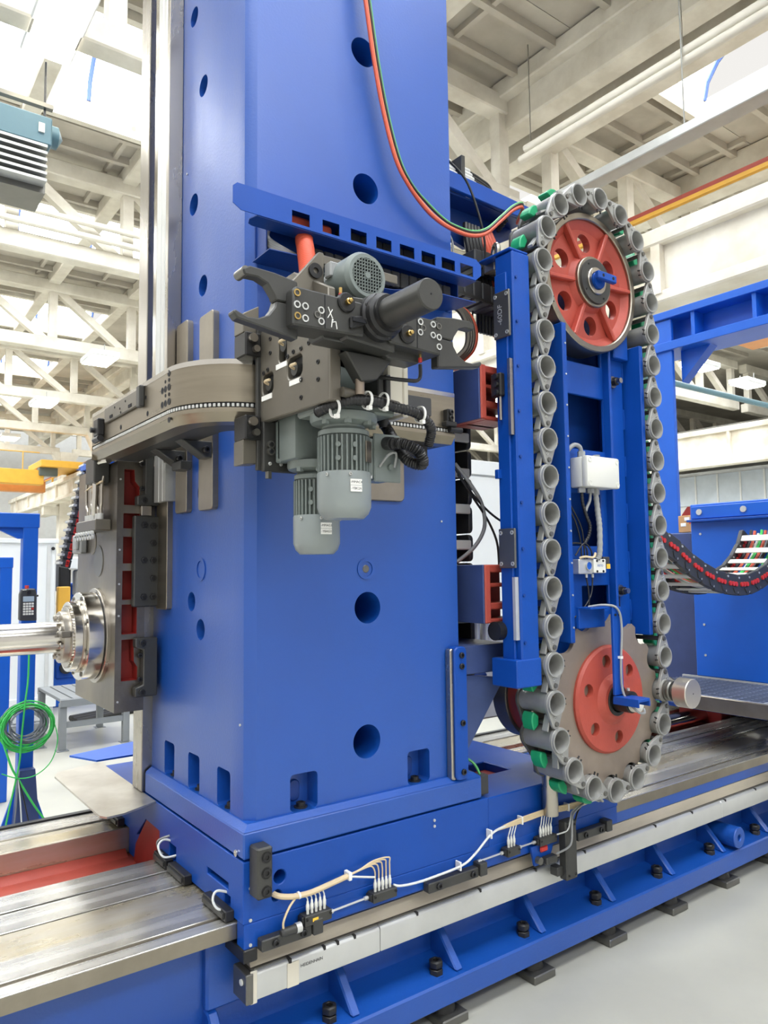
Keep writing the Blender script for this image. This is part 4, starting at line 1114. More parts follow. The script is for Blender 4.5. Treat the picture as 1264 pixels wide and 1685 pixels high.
g2 = gearmotor(1.095, 1.80, 1.64, 1.745, 1.85, 1.90, 0.066, 'longer lower grey gear motor behind the nearer one', ('-MMAG3', '-YBAG3'), 262)
# nameplate, terminal box with corrugated conduit on the nearer motor
a = math.radians(-62)
c0 = Vector((1.07 + 0.073 * math.cos(a), 1.62 + 0.073 * math.sin(a), 1.90)); tv = Vector((-math.sin(a), math.cos(a), 0))
MB().bar(c0 - tv * 0.014, c0 + tv * 0.014, 0.003, 0.055).build('nameplate', 'steel_plate', g1)
tb = MB().box(1.155, 1.225, 1.60, 1.68, 1.835, 1.955).build('terminal_box', 'motor_grey', g1, 0.006)
MB().box(1.14, 1.158, 1.60, 1.68, 1.845, 1.945).build('box_neck', 'motor_grey', tb)
MB().box(1.15, 1.24, 1.594, 1.602, 1.83, 1.96).build('box_lid', 'motor_grey', tb, 0.003)
MB().cyl((1.19, 1.594, 1.935), (1.19, 1.565, 1.93), 0.018, n=16).build('conduit_gland', 'black_plastic', tb)
MB().cyl((1.20, 1.594, 1.87), (1.20, 1.585, 1.87), 0.008, n=12).build('lid_boss', 'motor_grey', tb)
# gearbox housings
gb = MB().prism([(1.0, 1.90), (1.15, 1.90), (1.17, 1.95), (1.17, 2.03), (1.0, 2.03)], 'y', 1.755, 1.86).build('gear_housing', 'motor_grey', g2, 0.01, 2)
MB().box(1.0, 1.035, 1.84, 1.868, 1.90, 2.02).build('mount_lug', 'motor_grey', g2, 0.004)
for z in (1.93, 2.0):
    screw(g2, (1.018, 1.84, z), (0, -1, 0), 0.009, 0.006)
gh = MB().prism([(1.01, 2.03), (1.20, 2.03), (1.15, 2.14), (1.03, 2.16)], 'y', 1.66, 1.80).build('gear_housing', 'motor_dark', g1, 0.008, 2)
MB().prism([(0.985, 2.0), (1.19, 2.0), (1.19, 2.032), (0.985, 2.032)], 'y', 1.55, 1.72).build('gear_flange', 'motor_grey', g1, 0.006)
# horizontal motor above the arm
hm = thing('arm_motor', 'grey motor with square-holed fan grille lying above the arm', 'motor', (1.03, 1.6, 2.27))
MX, MY, MZ, MR = 1.071, 1.505, 2.345, 0.064
MB().lathe([(0.046, 0), (0.056, 0.0), (MR, 0.012), (MR, 0.11), (MR * 0.96, 0.112), (0.0, 0.112)], (MX, MY - 0.0, MZ), (0, 1, 0), 40).build('fan_cover', 'motor_grey', hm)
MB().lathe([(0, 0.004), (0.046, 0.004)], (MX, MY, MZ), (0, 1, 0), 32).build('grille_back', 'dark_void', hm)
gr = None
for k in range(-5, 6):
    o = k * 0.0085
    h = math.sqrt(max(0, 0.0465 ** 2 - o * o))
    if h > 0.006:
        MB().box(MX + o - 0.0011, MX + o + 0.0011, MY - 0.001, MY + 0.002, MZ - h, MZ + h).build('grille_bar', 'motor_grey', hm)
        MB().box(MX - h, MX + h, MY - 0.001, MY + 0.002, MZ + o - 0.0011, MZ + o + 0.0011).build('grille_bar', 'motor_grey', hm)
MB().cyl((MX, MY - 0.002, MZ), (MX, MY + 0.002, MZ), 0.008, n=14).build('grille_center', 'motor_grey', hm)
MB().cyl((MX, MY + 0.11, MZ), (MX, MY + 0.26, MZ), MR * 0.8, n=28).build('stator', 'motor_dark', hm)
for k in range(20):
    an = 2 * math.pi * k / 20
    c, s = math.cos(an), math.sin(an)
    MB().bar((MX + c * MR * 0.86, MY + 0.113, MZ + s * MR * 0.86), (MX + c * MR * 0.86, MY + 0.25, MZ + s * MR * 0.86), 0.003, MR * 0.2, up=(c, 0, s)).build('cooling_fin', 'motor_grey', hm)
MB().lathe([(0, 0), (MR * 1.15, 0), (MR * 1.15, 0.02), (0, 0.02)], (MX, MY + 0.25, MZ), (0, 1, 0), 28).build('flange', 'motor_grey', hm)
MB().box(MX - 0.05, MX + 0.05, MY + 0.10, MY + 0.3, MZ - 0.075, MZ - 0.055).build('motor_foot', 'motor_dark', hm, 0.004)

# ---- corrugated conduits held by white ties
def corrugated(pts, r, nm, m, lab, cat, pitch=140):
    o = MB().tube(pts, lambda t: r * (1 + 0.13 * math.sin(t * pitch)), 12, 24).build(nm, m, None, angle=80)
    return tag(o, lab, cat)
corrugated([(0.975, 1.60, 1.995), (1.0, 1.53, 2.012), (1.06, 1.49, 2.017), (1.14, 1.49, 2.01), (1.22, 1.49, 2.0), (1.27, 1.50, 1.97), (1.285, 1.53, 1.93)], 0.0125, 'corrugated_conduit', 'black_rubber', 'black corrugated conduit tied along the changer bottom edge', 'conduit', 330)
corrugated([(1.19, 1.565, 1.93), (1.205, 1.53, 1.925), (1.235, 1.51, 1.905), (1.255, 1.52, 1.875), (1.235, 1.56, 1.89), (1.23, 1.62, 1.96), (1.24, 1.68, 2.02)], 0.0145, 'corrugated_conduit', 'black_rubber', 'thick black corrugated conduit looping out of the terminal box', 'conduit', 330)
cable('motor_cable', [(1.165, 1.592, 1.87), (1.18, 1.57, 1.90), (1.205, 1.57, 1.905), (1.21, 1.585, 1.87)], 0.0035, 'grey_hose', 'thin grey cable arc on the terminal box', 'cable')
cable('motor_cable', [(1.14, 1.70, 2.0), (1.15, 1.72, 1.95), (1.17, 1.74, 1.88)], 0.012, 'black_rubber', 'black cable hanging behind the terminal box', 'cable')
for i, (x, z) in enumerate(((0.985, 1.995), (1.055, 2.017), (1.105, 2.02), (1.225, 2.0))):
    b = MB().ring((x - 0.003, 1.49 + (0.04 if i == 0 else 0), z), (x + 0.003, 1.49 + (0.04 if i == 0 else 0), z), 0.023, 0.020, 20)
    b.box(x - 0.005, x + 0.005, 1.475 + (0.04 if i == 0 else 0), 1.487 + (0.04 if i == 0 else 0), z - 0.026, z - 0.016)
    tag(b.build('cable_tie', 'chalk_white', None), 'white cable tie around the corrugated conduit, %s from the side plate' % ['first', 'second', 'third', 'fourth'][i], 'cable tie', 'white cable ties on the conduit')
MB().cyl((0.99, 1.505, 2.033), (1.205, 1.56, 2.033), 0.013, n=16).build('cross_tube', 'gun_plate', tc)

# ================================================================ CABLE TROUGH across the column
ct = thing('cable_trough', 'blue sheet steel cable trough with rectangular windows across the column', 'cable trough', (1.3, 1.9, 2.5))
wins = [1.135, 1.246, 1.354, 1.457, 1.557, 1.653, 1.746, 1.836]
FY = 1.95
cut = MB()
for x in wins:
    cut.box(x - 0.032, x + 0.032, 1.8, 2.0, 2.669, 2.709)
MB().prism([(0.905, 2.676), (0.905, 2.727), (0.919, 2.740), (1.885, 2.740), (1.909, 2.722), (1.909, 2.684), (1.88, 2.660), (0.932, 2.660)], 'y', FY, FY + 0.003).build('face_plate', 'blue_paint', ct, 0.0, cut=cut)
for x in wins:
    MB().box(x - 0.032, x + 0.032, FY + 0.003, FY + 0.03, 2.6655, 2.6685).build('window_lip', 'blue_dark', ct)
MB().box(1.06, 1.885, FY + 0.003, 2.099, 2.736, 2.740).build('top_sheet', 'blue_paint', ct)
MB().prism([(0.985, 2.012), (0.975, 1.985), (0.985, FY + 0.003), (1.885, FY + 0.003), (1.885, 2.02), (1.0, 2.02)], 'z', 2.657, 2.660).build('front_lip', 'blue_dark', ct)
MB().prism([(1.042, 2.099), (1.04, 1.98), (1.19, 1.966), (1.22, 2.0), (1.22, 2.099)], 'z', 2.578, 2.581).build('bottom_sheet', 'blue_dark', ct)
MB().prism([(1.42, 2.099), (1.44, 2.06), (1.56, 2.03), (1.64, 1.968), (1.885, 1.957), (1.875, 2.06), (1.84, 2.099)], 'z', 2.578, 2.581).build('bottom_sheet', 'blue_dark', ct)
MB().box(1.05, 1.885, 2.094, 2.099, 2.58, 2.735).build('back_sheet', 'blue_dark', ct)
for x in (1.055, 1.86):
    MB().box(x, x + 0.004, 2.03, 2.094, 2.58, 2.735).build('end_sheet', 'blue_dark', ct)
# cables and flat chain lying in the trough
ec = thing('cable_chain', 'black cable carrier lying inside the blue trough', 'cable carrier', (1.4, 2.05, 2.6))
lk = None
for k in range(15):
    x = 1.25 + k * 0.040
    if lk is None:
        lk = MB().box(x - 0.0185, x + 0.0185, 2.03, 2.09, 2.592, 2.65).build('chain_link', 'black_plastic', ec, 0.004)
    else: copy_part(lk, WL[lk.name] + Vector((k * 0.040, 0, 0)), ec)
lk = None
for k in range(12):
    x = 1.33 + k * 0.046
    if lk is None: lk = MB().box(x - 0.021, x + 0.021, 2.0, 2.03, 2.672, 2.725).build('chain_link', 'black_plastic', ec, 0.004)
    else: copy_part(lk, WL[lk.name] + Vector((k * 0.046, 0, 0)), ec)
for i in range(4):
    cable('trough_cable', [(1.09, 2.07, 2.70), (1.075, 2.06, 2.665 - i * 0.004), (1.072, 2.03, 2.632 - i * 0.008), (1.11, 2.01, 2.606 - i * 0.004), (1.19, 2.03, 2.60)], 0.0065, 'grey_hose', 'light grey cable loop at the open trough end, %s from the bottom' % ['topmost, fourth', 'third', 'second', 'lowest, first'][i], 'cable', group='grey cable loops in the trough')
hz = thing('red_hose', 'thick ribbed red hose dropping from the trough to the changer', 'hose', (1.1, 1.9, 2.4))
MB().tube([(1.20, 2.02, 2.69), (1.175, 2.0, 2.655), (1.165, 1.975, 2.61), (1.15, 1.94, 2.555), (1.125, 1.89, 2.49), (1.10, 1.85, 2.42), (1.08, 1.82, 2.34)], lambda t: 0.028 * (1 + 0.03 * math.sin(t * 260)), 16, 20).build('hose', 'orange_hose', hz, angle=80)
MB().box(1.10, 1.28, 1.99, 2.05, 2.668, 2.72).build('hose_end', 'orange_hose', hz, 0.01)

# ---- coloured hoses hanging in front of the column
hb = thing('air_hose_bundle', 'red, green, yellow and black air hoses draped across the upper column', 'hose', (1.6, 2.05, 3.2))
HP = [(1.42, 2.07, 3.95), (1.44, 2.06, 3.80), (1.462, 2.05, 3.62), (1.495, 2.05, 3.42), (1.535, 2.05, 3.24), (1.585, 2.045, 3.075), (1.64, 2.04, 2.99), (1.71, 2.04, 2.93), (1.775, 2.04, 2.897), (1.845, 2.035, 2.878), (1.937, 2.03, 2.875), (2.02, 2.03, 2.907), (2.105, 2.03, 2.982), (2.175, 2.03, 3.045), (2.24, 2.04, 3.08), (2.30, 2.10, 3.09), (2.36, 2.18, 3.10)]
for i, (m, r, o) in enumerate((('orange_hose', 0.0068, 0.0), ('salmon_hose', 0.0045, 0.011), ('black_rubber', 0.004, 0.019), ('green_hose', 0.0045, 0.027))):
    MB().tube([(p[0] + o * (0.9 if p[0] < 1.8 else 0.2), p[1] + (0.004 * (i % 2)), p[2] + o * (0.3 if p[0] < 1.7 else 0.85)) for p in HP], r, 8).build('hose', m, hb)
# ================================================================ TOOL MAGAZINE
mg = thing('tool_magazine', 'tall blue chain tool magazine with grey tool pots', 'tool magazine', (2.53, 2.0, 0.65))
CX, ZU, ZL, RC = 2.53, 2.787, 1.064, 0.352
YP = 1.88
# ---- frame
fr = MB().box(2.03, 2.125, 1.905, 2.0, 1.225, 2.80).build('outer_post', 'blue_paint', mg, 0.006)
for k in range(9):
    MB().cyl((2.045, 1.905, 1.32 + k * 0.172), (2.045, 1.899, 1.32 + k * 0.172), 0.006, n=10).build('post_screw', 'blue_dark', fr)
MB().box(2.022, 2.123, 1.91, 2.08, 2.802, 2.812).build('post_cap', 'blue_paint', mg, 0.003)
MB().box(2.018, 2.03, 1.93, 1.992, 1.20, 2.72).build('side_web', 'blue_paint', mg, 0.003)
MB().box(1.996, 2.128, 1.90, 2.03, 1.158, 1.26).build('post_foot', 'blue_paint', mg, 0.004)
MB().box(2.0, 2.02, 1.975, 1.995, 1.93, 1.965).build('side_tab', 'blue_paint', mg, 0.002)
for (z0, z1) in ((2.465, 2.645), (1.593, 1.74)):
    p = MB().prism(rrect(1.908, 1.99, z0, z1, 0.004), 'x', 2.008, 2.018).build('cover_plate', 'alu_dark', mg, 0.002)
    for y in (1.920, 1.978):
        for z in (z0 + 0.016, z1 - 0.016):
            MB().ring((2.008, y, z), (2.0055, y, z), 0.008, 0.004, 12).build('plate_screw', 'alu', p)
text('stamped_mark', '-60DF', 'alu', 0.032, (2.0078, 1.955, 2.555), (-1, 0, 0), (0, 1, 0), mg, 0.0003)
# switch unit between plates
sw = MB().box(1.992, 2.018, 1.945, 2.0, 2.24, 2.33).build('switch_unit', 'black_oxide', mg, 0.005)
for z in (2.255, 2.285, 2.315):
    MB().cyl((1.992, 1.965, z), (1.98, 1.965, z), 0.011, n=12).build('switch_cap', 'black_oxide', sw)
MB().cyl((2.005, 1.96, 2.24), (2.005, 1.96, 2.15), 0.006, n=10).build('switch_rod', 'steel', sw)
MB().box(2.012, 2.031, 1.915, 1.928, 2.09, 2.38).build('slide_strip', 'steel', mg)
MB().box(2.012, 2.031, 1.915, 1.929, 1.33, 1.56).build('slide_strip', 'alu', mg)
MB().cyl((1.985, 2.0, 1.36), (2.03, 2.0, 1.36), 0.035, n=18).build('side_gland', 'black_oxide', mg)
# inner guide channels
MB().prism([(2.30, 1.90), (2.325, 1.90), (2.325, 1.915), (2.312, 1.915), (2.312, 2.10), (2.30, 2.10)], 'z', 1.30, 2.57).build('guide_channel', 'blue_paint', mg, 0.003)
MB().prism([(2.836, 1.90), (2.812, 1.90), (2.812, 2.10), (2.824, 2.10), (2.824, 1.915), (2.836, 1.915)], 'z', 1.30, 2.56).build('guide_channel', 'blue_paint', mg, 0.003)
for i in range(6):
    MB().tube([(2.81, 1.995, 1.36 + i * 0.21), (2.809, 1.992, 1.40 + i * 0.21), (2.81, 1.995, 1.45 + i * 0.21)], 0.006, 6, 3).build('weld_bead', 'blue_paint', mg)
for zz in [1.36 + 0.125 * k for k in range(10)]:
    MB().cyl((2.314, 1.90, zz), (2.314, 1.897, zz), 0.004, n=8).build('channel_rivet', 'alu', mg)
# back plate with openings
cut = MB()
cut.box(2.40, 2.66, 1.9, 2.2, 2.085, 2.315)
cut.box(2.40, 2.65, 1.9, 2.2, 2.455, 2.60)
cut.box(2.48, 2.655, 1.9, 2.2, 1.415, 1.515)
cut.box(2.40, 2.62, 1.9, 2.2, 1.68, 1.90)
MB().box(2.312, 2.80, 1.985, 2.0, 1.10, 2.60).build('back_plate', 'blue_paint', mg, 0.003, cut=cut)
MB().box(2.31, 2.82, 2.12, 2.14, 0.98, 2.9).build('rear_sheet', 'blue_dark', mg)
MB().box(2.66, 2.675, 1.95, 1.99, 1.2, 2.58).build('back_rib', 'blue_paint', mg, 0.003)
MB().box(2.80, 2.86, 2.07, 2.12, 1.1, 2.66).build('rear_post', 'blue_paint', mg, 0.004)
MB().box(2.30, 2.42, 2.07, 2.12, 1.1, 2.66).build('rear_post', 'blue_paint', mg, 0.004)
MB().box(2.70, 2.80, 1.95, 1.985, 2.50, 2.62).build('bearing_plate', 'blue_paint', mg, 0.004)
for (x, z) in ((2.722, 2.40), (2.722, 1.49)):
    b = MB().ring((x, 1.985, z), (x, 1.975, z), 0.026, 0.012, 20).build('bolt_washer', 'steel', mg)
    MB().hexn((x, 1.975, z), (x, 1.955, z), 0.019).build('bolt_nut', 'black_oxide', b)
    MB().cyl((x, 1.955, z), (x, 1.935, z), 0.012, n=12).build('bolt_end', 'steel', b)
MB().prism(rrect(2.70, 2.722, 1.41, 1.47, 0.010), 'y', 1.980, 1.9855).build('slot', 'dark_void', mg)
MB().box(2.85, 2.99, 2.10, 2.16, 1.15, 2.68).build('outer_post', 'blue_paint', mg, 0.004)
# lifting eye behind the top of the post
MB().lathe([(0.030 + 0.011 * math.cos(2 * math.pi * k / 10), 0.011 * math.sin(2 * math.pi * k / 10)) for k in range(10)], (2.10, 2.06, 2.86), (1, -0.5, 0), 24, closed=True).build('lifting_eye', 'steel', mg)
MB().box(2.06, 2.14, 2.03, 2.09, 2.77, 2.82).build('eye_foot', 'steel', mg, 0.004)

# ---- upper idler wheel
uw = MB().ring((CX, 1.92, ZU), (CX, 2.04, ZU), 0.296, 0.268, 72).build('idler_rim', 'steel_plate', mg, 0.004)
cut = MB()
for k in range(6):
    a = math.radians(30 + 60 * k + 4)
    cut.cyl((CX + 0.178 * math.cos(a), 1.9, ZU + 0.178 * math.sin(a)), (CX + 0.178 * math.cos(a), 2.1, ZU + 0.178 * math.sin(a)), 0.041, n=28)
MB().lathe([(0.06, 0.0), (0.11, 0.0), (0.125, 0.022), (0.235, 0.03), (0.262, 0.012), (0.272, 0.008), (0.272, 0.06), (0.06, 0.06)], (CX, 1.925, ZU), (0, 1, 0), 72, closed=True).build('idler_web', 'red_oxide', mg, 0, cut=cut)
for k in range(6):
    a = math.radians(60 * k + 4)
    c, s = math.cos(a), math.sin(a)
    MB().bar((CX + c * 0.10, 1.938, ZU + s * 0.10), (CX + c * 0.268, 1.938, ZU + s * 0.268), 0.018, 0.03, up=(0, 1, 0)).build('idler_spoke', 'red_oxide', mg, 0.004)
MB().ring((CX, 1.91, ZU), (CX, 1.95, ZU), 0.108, 0.09, 48).build('hub_ring', 'steel_plate', mg, 0.003)
hc = MB().lathe([(0.055, 0), (0.094, 0), (0.097, 0.008), (0.097, 0.014), (0.055, 0.014)], (CX, 1.902, ZU), (0, 1, 0), 48, closed=True).build('hub_cap', 'gun_black', mg)
for k in range(4):
    a = math.radians(35 + 90 * k)
    screw(hc, (CX + 0.08 * math.cos(a), 1.902, ZU + 0.08 * math.sin(a)), (0, -1, 0), 0.005, 0.002)
MB().ring((CX, 1.895, ZU), (CX, 1.93, ZU), 0.058, 0.036, 36).build('bearing_ring', 'steel', mg, 0.003)
MB().cyl((CX, 1.885, ZU), (CX, 2.06, ZU), 0.036, n=28).build('idler_axle', 'blue_paint', mg)
tl = MB().box(CX - 0.05, CX + 0.07, 1.85, 1.872, ZU - 0.012, ZU + 0.022).build('axle_key', 'blue_paint', mg, 0.004)
MB().cyl((CX, 1.87, ZU + 0.005), (CX, 1.89, ZU + 0.005), 0.022, n=20).build('key_boss', 'blue_paint', tl)
for x in (-0.02, 0.045):
    MB().cyl((CX + x, 1.8505, ZU + 0.005), (CX + x, 1.849, ZU + 0.005), 0.007, n=12).build('key_hole', 'dark_void', tl)

# ---- pots placed along the chain
PITCH = (2 * (ZU - ZL) + 2 * math.pi * RC) / 40
def chain_pos(s):
    L = ZU - ZL; A = math.pi * RC
    s %= 2 * L + 2 * A
    if s < L: return CX - RC, ZU - s, 0.0
    s -= L
    if s < A:
        t = s / RC
        return CX - RC * math.cos(t), ZL - RC * math.sin(t), -t
    s -= A
    if s < L: return CX + RC, ZL + s, -math.pi
    s -= L
    t = s / RC
    return CX + RC * math.cos(t), ZU + RC * math.sin(t), -math.pi - t
def teardrop(r0, r1, d):
    """outline of a link plate: big circle at the origin, small one at (0, -d)"""
    pts = []
    th = math.acos((r0 - r1) / d)
    a0 = -math.pi / 2 + th; a1 = -math.pi / 2 - th + 2 * math.pi
    for k in range(19):
        a = a0 + (a1 - a0) * k / 18
        pts.append((r0 * math.cos(a), r0 * math.sin(a)))
    b0 = -math.pi / 2 - th; b1 = -math.pi / 2 + th
    for k in range(9):
        a = b0 + (b1 - b0) * k / 8
        pts.append((r1 * math.cos(a), -d + r1 * math.sin(a)))
    return pts
def plate_with_bore(poly, rb, y0, y1, n=28):
    """flat plate in XZ with a round bore at the origin"""
    b = MB()
    m = len(poly)
    inner = [(rb * math.cos(math.atan2(p[1], p[0])), rb * math.sin(math.atan2(p[1], p[0]))) for p in poly]
    vs = [(p[0], y0, p[1]) for p in poly] + [(p[0], y0, p[1]) for p in inner] + [(p[0], y1, p[1]) for p in poly] + [(p[0], y1, p[1]) for p in inner]
    fs = []
    for i in range(m):
        j = (i + 1) % m
        fs += [(i, j, m + j, m + i), (2 * m + i, 3 * m + i, 3 * m + j, 2 * m + j), (i, 2 * m + i, 2 * m + j, j), (m + i, m + j, 3 * m + j, 3 * m + i)]
    return b.add(vs, fs)
def make_pot():
    body = MB().lathe([(0.0, 0.17), (0.036, 0.172), (0.042, 0.166), (0.043, 0.12), (0.0445, 0.022), (0.047, 0.016), (0.047, 0.0), (0.0455, -0.006), (0.0405, -0.006), (0.038, 0.002), (0.026, 0.155), (0.0, 0.155)], (0, 0, 0), (0, 1, 0), 28)
    pot = body.build('tool_pot', 'cast_grey', mg, origin=(0, 0, 0))
    kids = []
    D = 0.0765
    kids.append(plate_with_bore(teardrop(0.0488, 0.0195, D), 0.043, 0.002, 0.016).build('link_plate', 'cast_grey', None, 0.002, origin=(0, 0, 0)))
    kids.append(plate_with_bore(teardrop(0.0475, 0.0195, D), 0.037, 0.150, 0.164).build('link_plate', 'cast_grey_dark', None, 0.002, origin=(0, 0, 0)))
    b = MB(); b.lathe([(0, -0.004), (0.0085, -0.004), (0.0095, -0.001), (0.0095, 0.17), (0, 0.17)], (0, 0, -D), (0, 1, 0), 14)
    kids.append(b.build('link_pin', 'alu_dark', None, origin=(0, 0, 0)))
    b = MB().ring((-0.010, 0.0025, -0.053), (-0.010, -0.002, -0.053), 0.0055, 0.0035, 12)
    kids.append(b.build('grub_bush', 'alu', None, origin=(0, 0, 0)))
    for z in (-0.010, 0.010):
        b = MB().cyl((0.038, 0.006, z), (0.060, 0.006, z), 0.0034, n=8)
        kids.append(b.build('spring_pin', 'black_oxide', None, origin=(0, 0, 0)))
    # bent link strap running from the front plate back to the next pot
    b = MB().prism([(-0.016, -0.046), (-0.008, -0.040), (-0.026, -0.105), (-0.034, -0.10)], 'y', 0.018, 0.045)
    kids.append(b.build('web_rib', 'cast_grey', None, 0.001, origin=(0, 0, 0)))
    arc = [(-0.046, -0.036), (-0.056, -0.050), (-0.059, -0.070), (-0.054, -0.092), (-0.046, -0.106), (-0.022, -0.088), (-0.020, -0.052)]
    kids.append(MB().prism(arc, 'y', 0.068, 0.122).build('green_tab', 'green_tab', None, 0.004, origin=(0, 0, 0)))
    for k in kids:
        k.parent = pot; k.location = (0, 0, 0)
    return pot, kids
pot0, kids0 = make_pot()
for i in range(40):
    x, z, th = chain_pos(i * PITCH + 0.0)
    if i == 0: p, ks = pot0, None
    else:
        p = pot0.copy(); C.objects.link(p); p.parent = mg
        for k in kids0:
            q = k.copy(); C.objects.link(q); q.parent = p; q.location = (0, 0, 0)
    p.location = Vector((x, YP, z)) - WL[mg.name]
    p.rotation_euler = (0, th, 0)

# ---- lower sprocket
def sprocket_outline(ro, rn, n_teeth=16, m=14):
    pts = []
    st = PITCH / RC
    for k in range(n_teeth):
        for j in range(m):
            a = -math.pi + (k - 0.5 + (j + 0.5) / m) * 2 * math.pi / n_teeth
            d = ((j + 0.5) / m - 0.5) * 2 * math.pi / n_teeth
            # distance along the ray to the notch circle centred at RC
            disc = rn * rn - (RC * math.sin(d)) ** 2
            r = ro
            if disc > 0: r = min(ro, RC * math.cos(d) - math.sqrt(disc))
            pts.append((CX + r * math.cos(a), ZL + r * math.sin(a)))
    return pts
for y in (1.915, 2.03):
    MB().prism(sprocket_outline(0.338, 0.051), 'y', y, y + 0.018).build('sprocket_disc', 'steel_sprocket', mg, 0.0, angle=30)
cut = MB()
for k in range(6):
    a = math.radians(90 + 60 * k + 12)
    cut.cyl((CX + 0.155 * math.cos(a), 1.8, ZL + 0.155 * math.sin(a)), (CX + 0.155 * math.cos(a), 2.1, ZL + 0.155 * math.sin(a)), 0.026, n=24)
MB().lathe([(0.06, -0.028), (0.075, -0.026), (0.10, -0.006), (0.19, -0.002), (0.205, 0.0), (0.214, 0.01), (0.214, 0.028), (0.06, 0.028)], (CX, 1.895, ZL), (0, 1, 0), 64, closed=True).build('sprocket_hub', 'red_oxide', mg, 0, cut=cut)
MB().ring((CX, 1.862, ZL), (CX, 1.90, ZL), 0.062, 0.046, 36).build('hub_bearing', 'black_oxide', mg, 0.003)
MB().cyl((CX, 1.80, ZL), (CX, 2.4, ZL), 0.042, n=32).build('drive_shaft', 'black_oxide', mg)
MB().cyl((CX, 1.775, ZL - 0.006), (CX, 1.80, ZL - 0.006), 0.030, n=28).build('shaft_end', 'white_plastic', mg, 0.002)
# drive pulley behind
MB().lathe([(0.05, 0), (0.165, 0), (0.185, 0.012), (0.185, 0.09), (0.05, 0.09)], (CX, 2.20, ZL - 0.02), (0, 1, 0), 48, closed=True).build('drive_pulley', 'red_oxide', mg)
MB().ring((CX, 2.29, ZL - 0.02), (CX, 2.37, ZL - 0.02), 0.20, 0.05, 48).build('pulley_rim', 'gun_plate', mg, 0.004)
MB().box(2.12, 2.32, 2.38, 2.52, 1.0, 1.14).build('drive_motor', 'blue_dark', mg, 0.01)
# sensor bracket in front of the shaft
sb = MB().box(2.33, 2.49, 1.885, 1.90, 1.355, 1.435).build('sensor_bracket', 'blue_paint', mg, 0.002)
MB().box(2.33, 2.49, 1.83, 1.90, 1.432, 1.438).build('bracket_top', 'blue_paint', sb)
MB().box(2.455, 2.51, 1.822, 1.834, 1.095, 1.436).build('bracket_leg', 'blue_paint', sb, 0.002)
MB().box(2.455, 2.53, 1.72, 1.834, 1.080, 1.092).build('bracket_foot', 'blue_paint', sb, 0.002)
MB().box(2.455, 2.461, 1.72, 1.834, 1.062, 1.082).build('foot_lip', 'blue_paint', sb)
MB().box(2.524, 2.53, 1.72, 1.834, 1.062, 1.082).build('foot_lip', 'blue_paint', sb)
for x in (2.47, 2.495):
    screw(sb, (x, 1.822, 1.405), (0, -1, 0), 0.005, 0.004)
MB().cyl((2.54, 1.825, 1.09), (2.54, 1.825, 1.115), 0.007, n=10).build('bracket_stud', 'alu', sb)
o = MB().tube([(2.38, 1.88, 1.438), (2.43, 1.84, 1.445), (2.475, 1.815, 1.43), (2.495, 1.812, 1.36), (2.482, 1.812, 1.20), (2.488, 1.808, 1.10), (2.50, 1.76, 1.04), (2.54, 1.755, 1.028), (2.56, 1.77, 1.04)], 0.0045, 8).build('sensor_cable', 'grey_hose'); tag(o, 'grey sensor cable running down the blue leg to the shaft', 'cable')
MB().box(2.478, 2.492, 1.808, 1.822, 1.235, 1.245).build('cable_clip', 'chalk_white', sb)
MB().cyl((2.535, 1.775, 1.058), (2.535, 1.772, 1.058), 0.029, n=28).build('sensor_disc', 'white_plastic', mg)
# steel foot rod under the magazine
fr = thing('support_rod', 'steel prop rod under the magazine in front of carriage', 'rod', (2.30, 2.03, 0.64))
MB().cyl((2.30, 2.03, 0.625), (2.30, 2.03, 0.80), 0.031, n=24).build('rod', 'steel', fr)
MB().box(2.24, 2.34, 2.0, 2.064, 0.79, 0.87).build('rod_holder', 'blue_grey', fr, 0.006)
MB().cyl((2.30, 2.03, 0.86), (2.30, 2.03, 1.17), 0.022, n=18).build('upper_rod', 'blue_grey', fr)
# test mandrel in one pot
tm = thing('test_mandrel', 'polished steel test mandrel standing out of one tool pot', 'tool', (2.882, 1.85, 1.06))
MX2, MZ2 = CX + RC, ZL
MB().lathe([(0, 0.085), (0.026, 0.085), (0.040, 0.08), (0.044, 0.074), (0.044, 0.066), (0.037, 0.062), (0.037, 0.054), (0.044, 0.05), (0.040, 0.044), (0.031, 0.042), (0.029, 0.0), (0, 0)], (MX2, 1.80, MZ2), (0, 1, 0), 32).build('taper_flange', 'alu_dark', tm)
MB().lathe([(0, 0), (0.058, 0), (0.061, 0.003), (0.061, 0.06), (0.058, 0.063), (0, 0.063)], (MX2, 1.755, MZ2), (0, 1, 0), 40).build('mandrel_head', 'steel_satin', tm)
MB().cyl((MX2, 1.7545, MZ2), (MX2, 1.756, MZ2), 0.003, n=10).build('center_hole', 'black_oxide', tm)

# ---- junction box, valve and cables inside the frame
jb = thing('junction_box', 'light grey plastic junction box on the magazine frame', 'junction box', (2.53, 1.94, 1.92))
MB().box(2.425, 2.632, 1.925, 1.985, 1.918, 2.042).build('body', 'white_plastic', jb, 0.006, 2)
lid = MB().box(2.423, 2.634, 1.895, 1.925, 1.916, 2.044).build('lid', 'white_plastic', jb, 0.008, 2)
for x in (2.44, 2.617):
    for z in (1.932, 2.028):
        MB().ring((x, 1.895, z), (x, 1.8935, z), 0.011, 0.007, 16).build('lid_screw', 'white_plastic', lid)
gl = []
for (x, z0, z1) in ((2.45, 2.044, 2.066), (2.545, 2.044, 2.058), (2.445, 1.916, 1.896), (2.50, 1.916, 1.896), (2.535, 1.916, 1.892)):
    MB().hexn((x, 1.945, z0), (x, 1.945, z1), 0.016).build('cable_gland', 'grey_hose', jb)
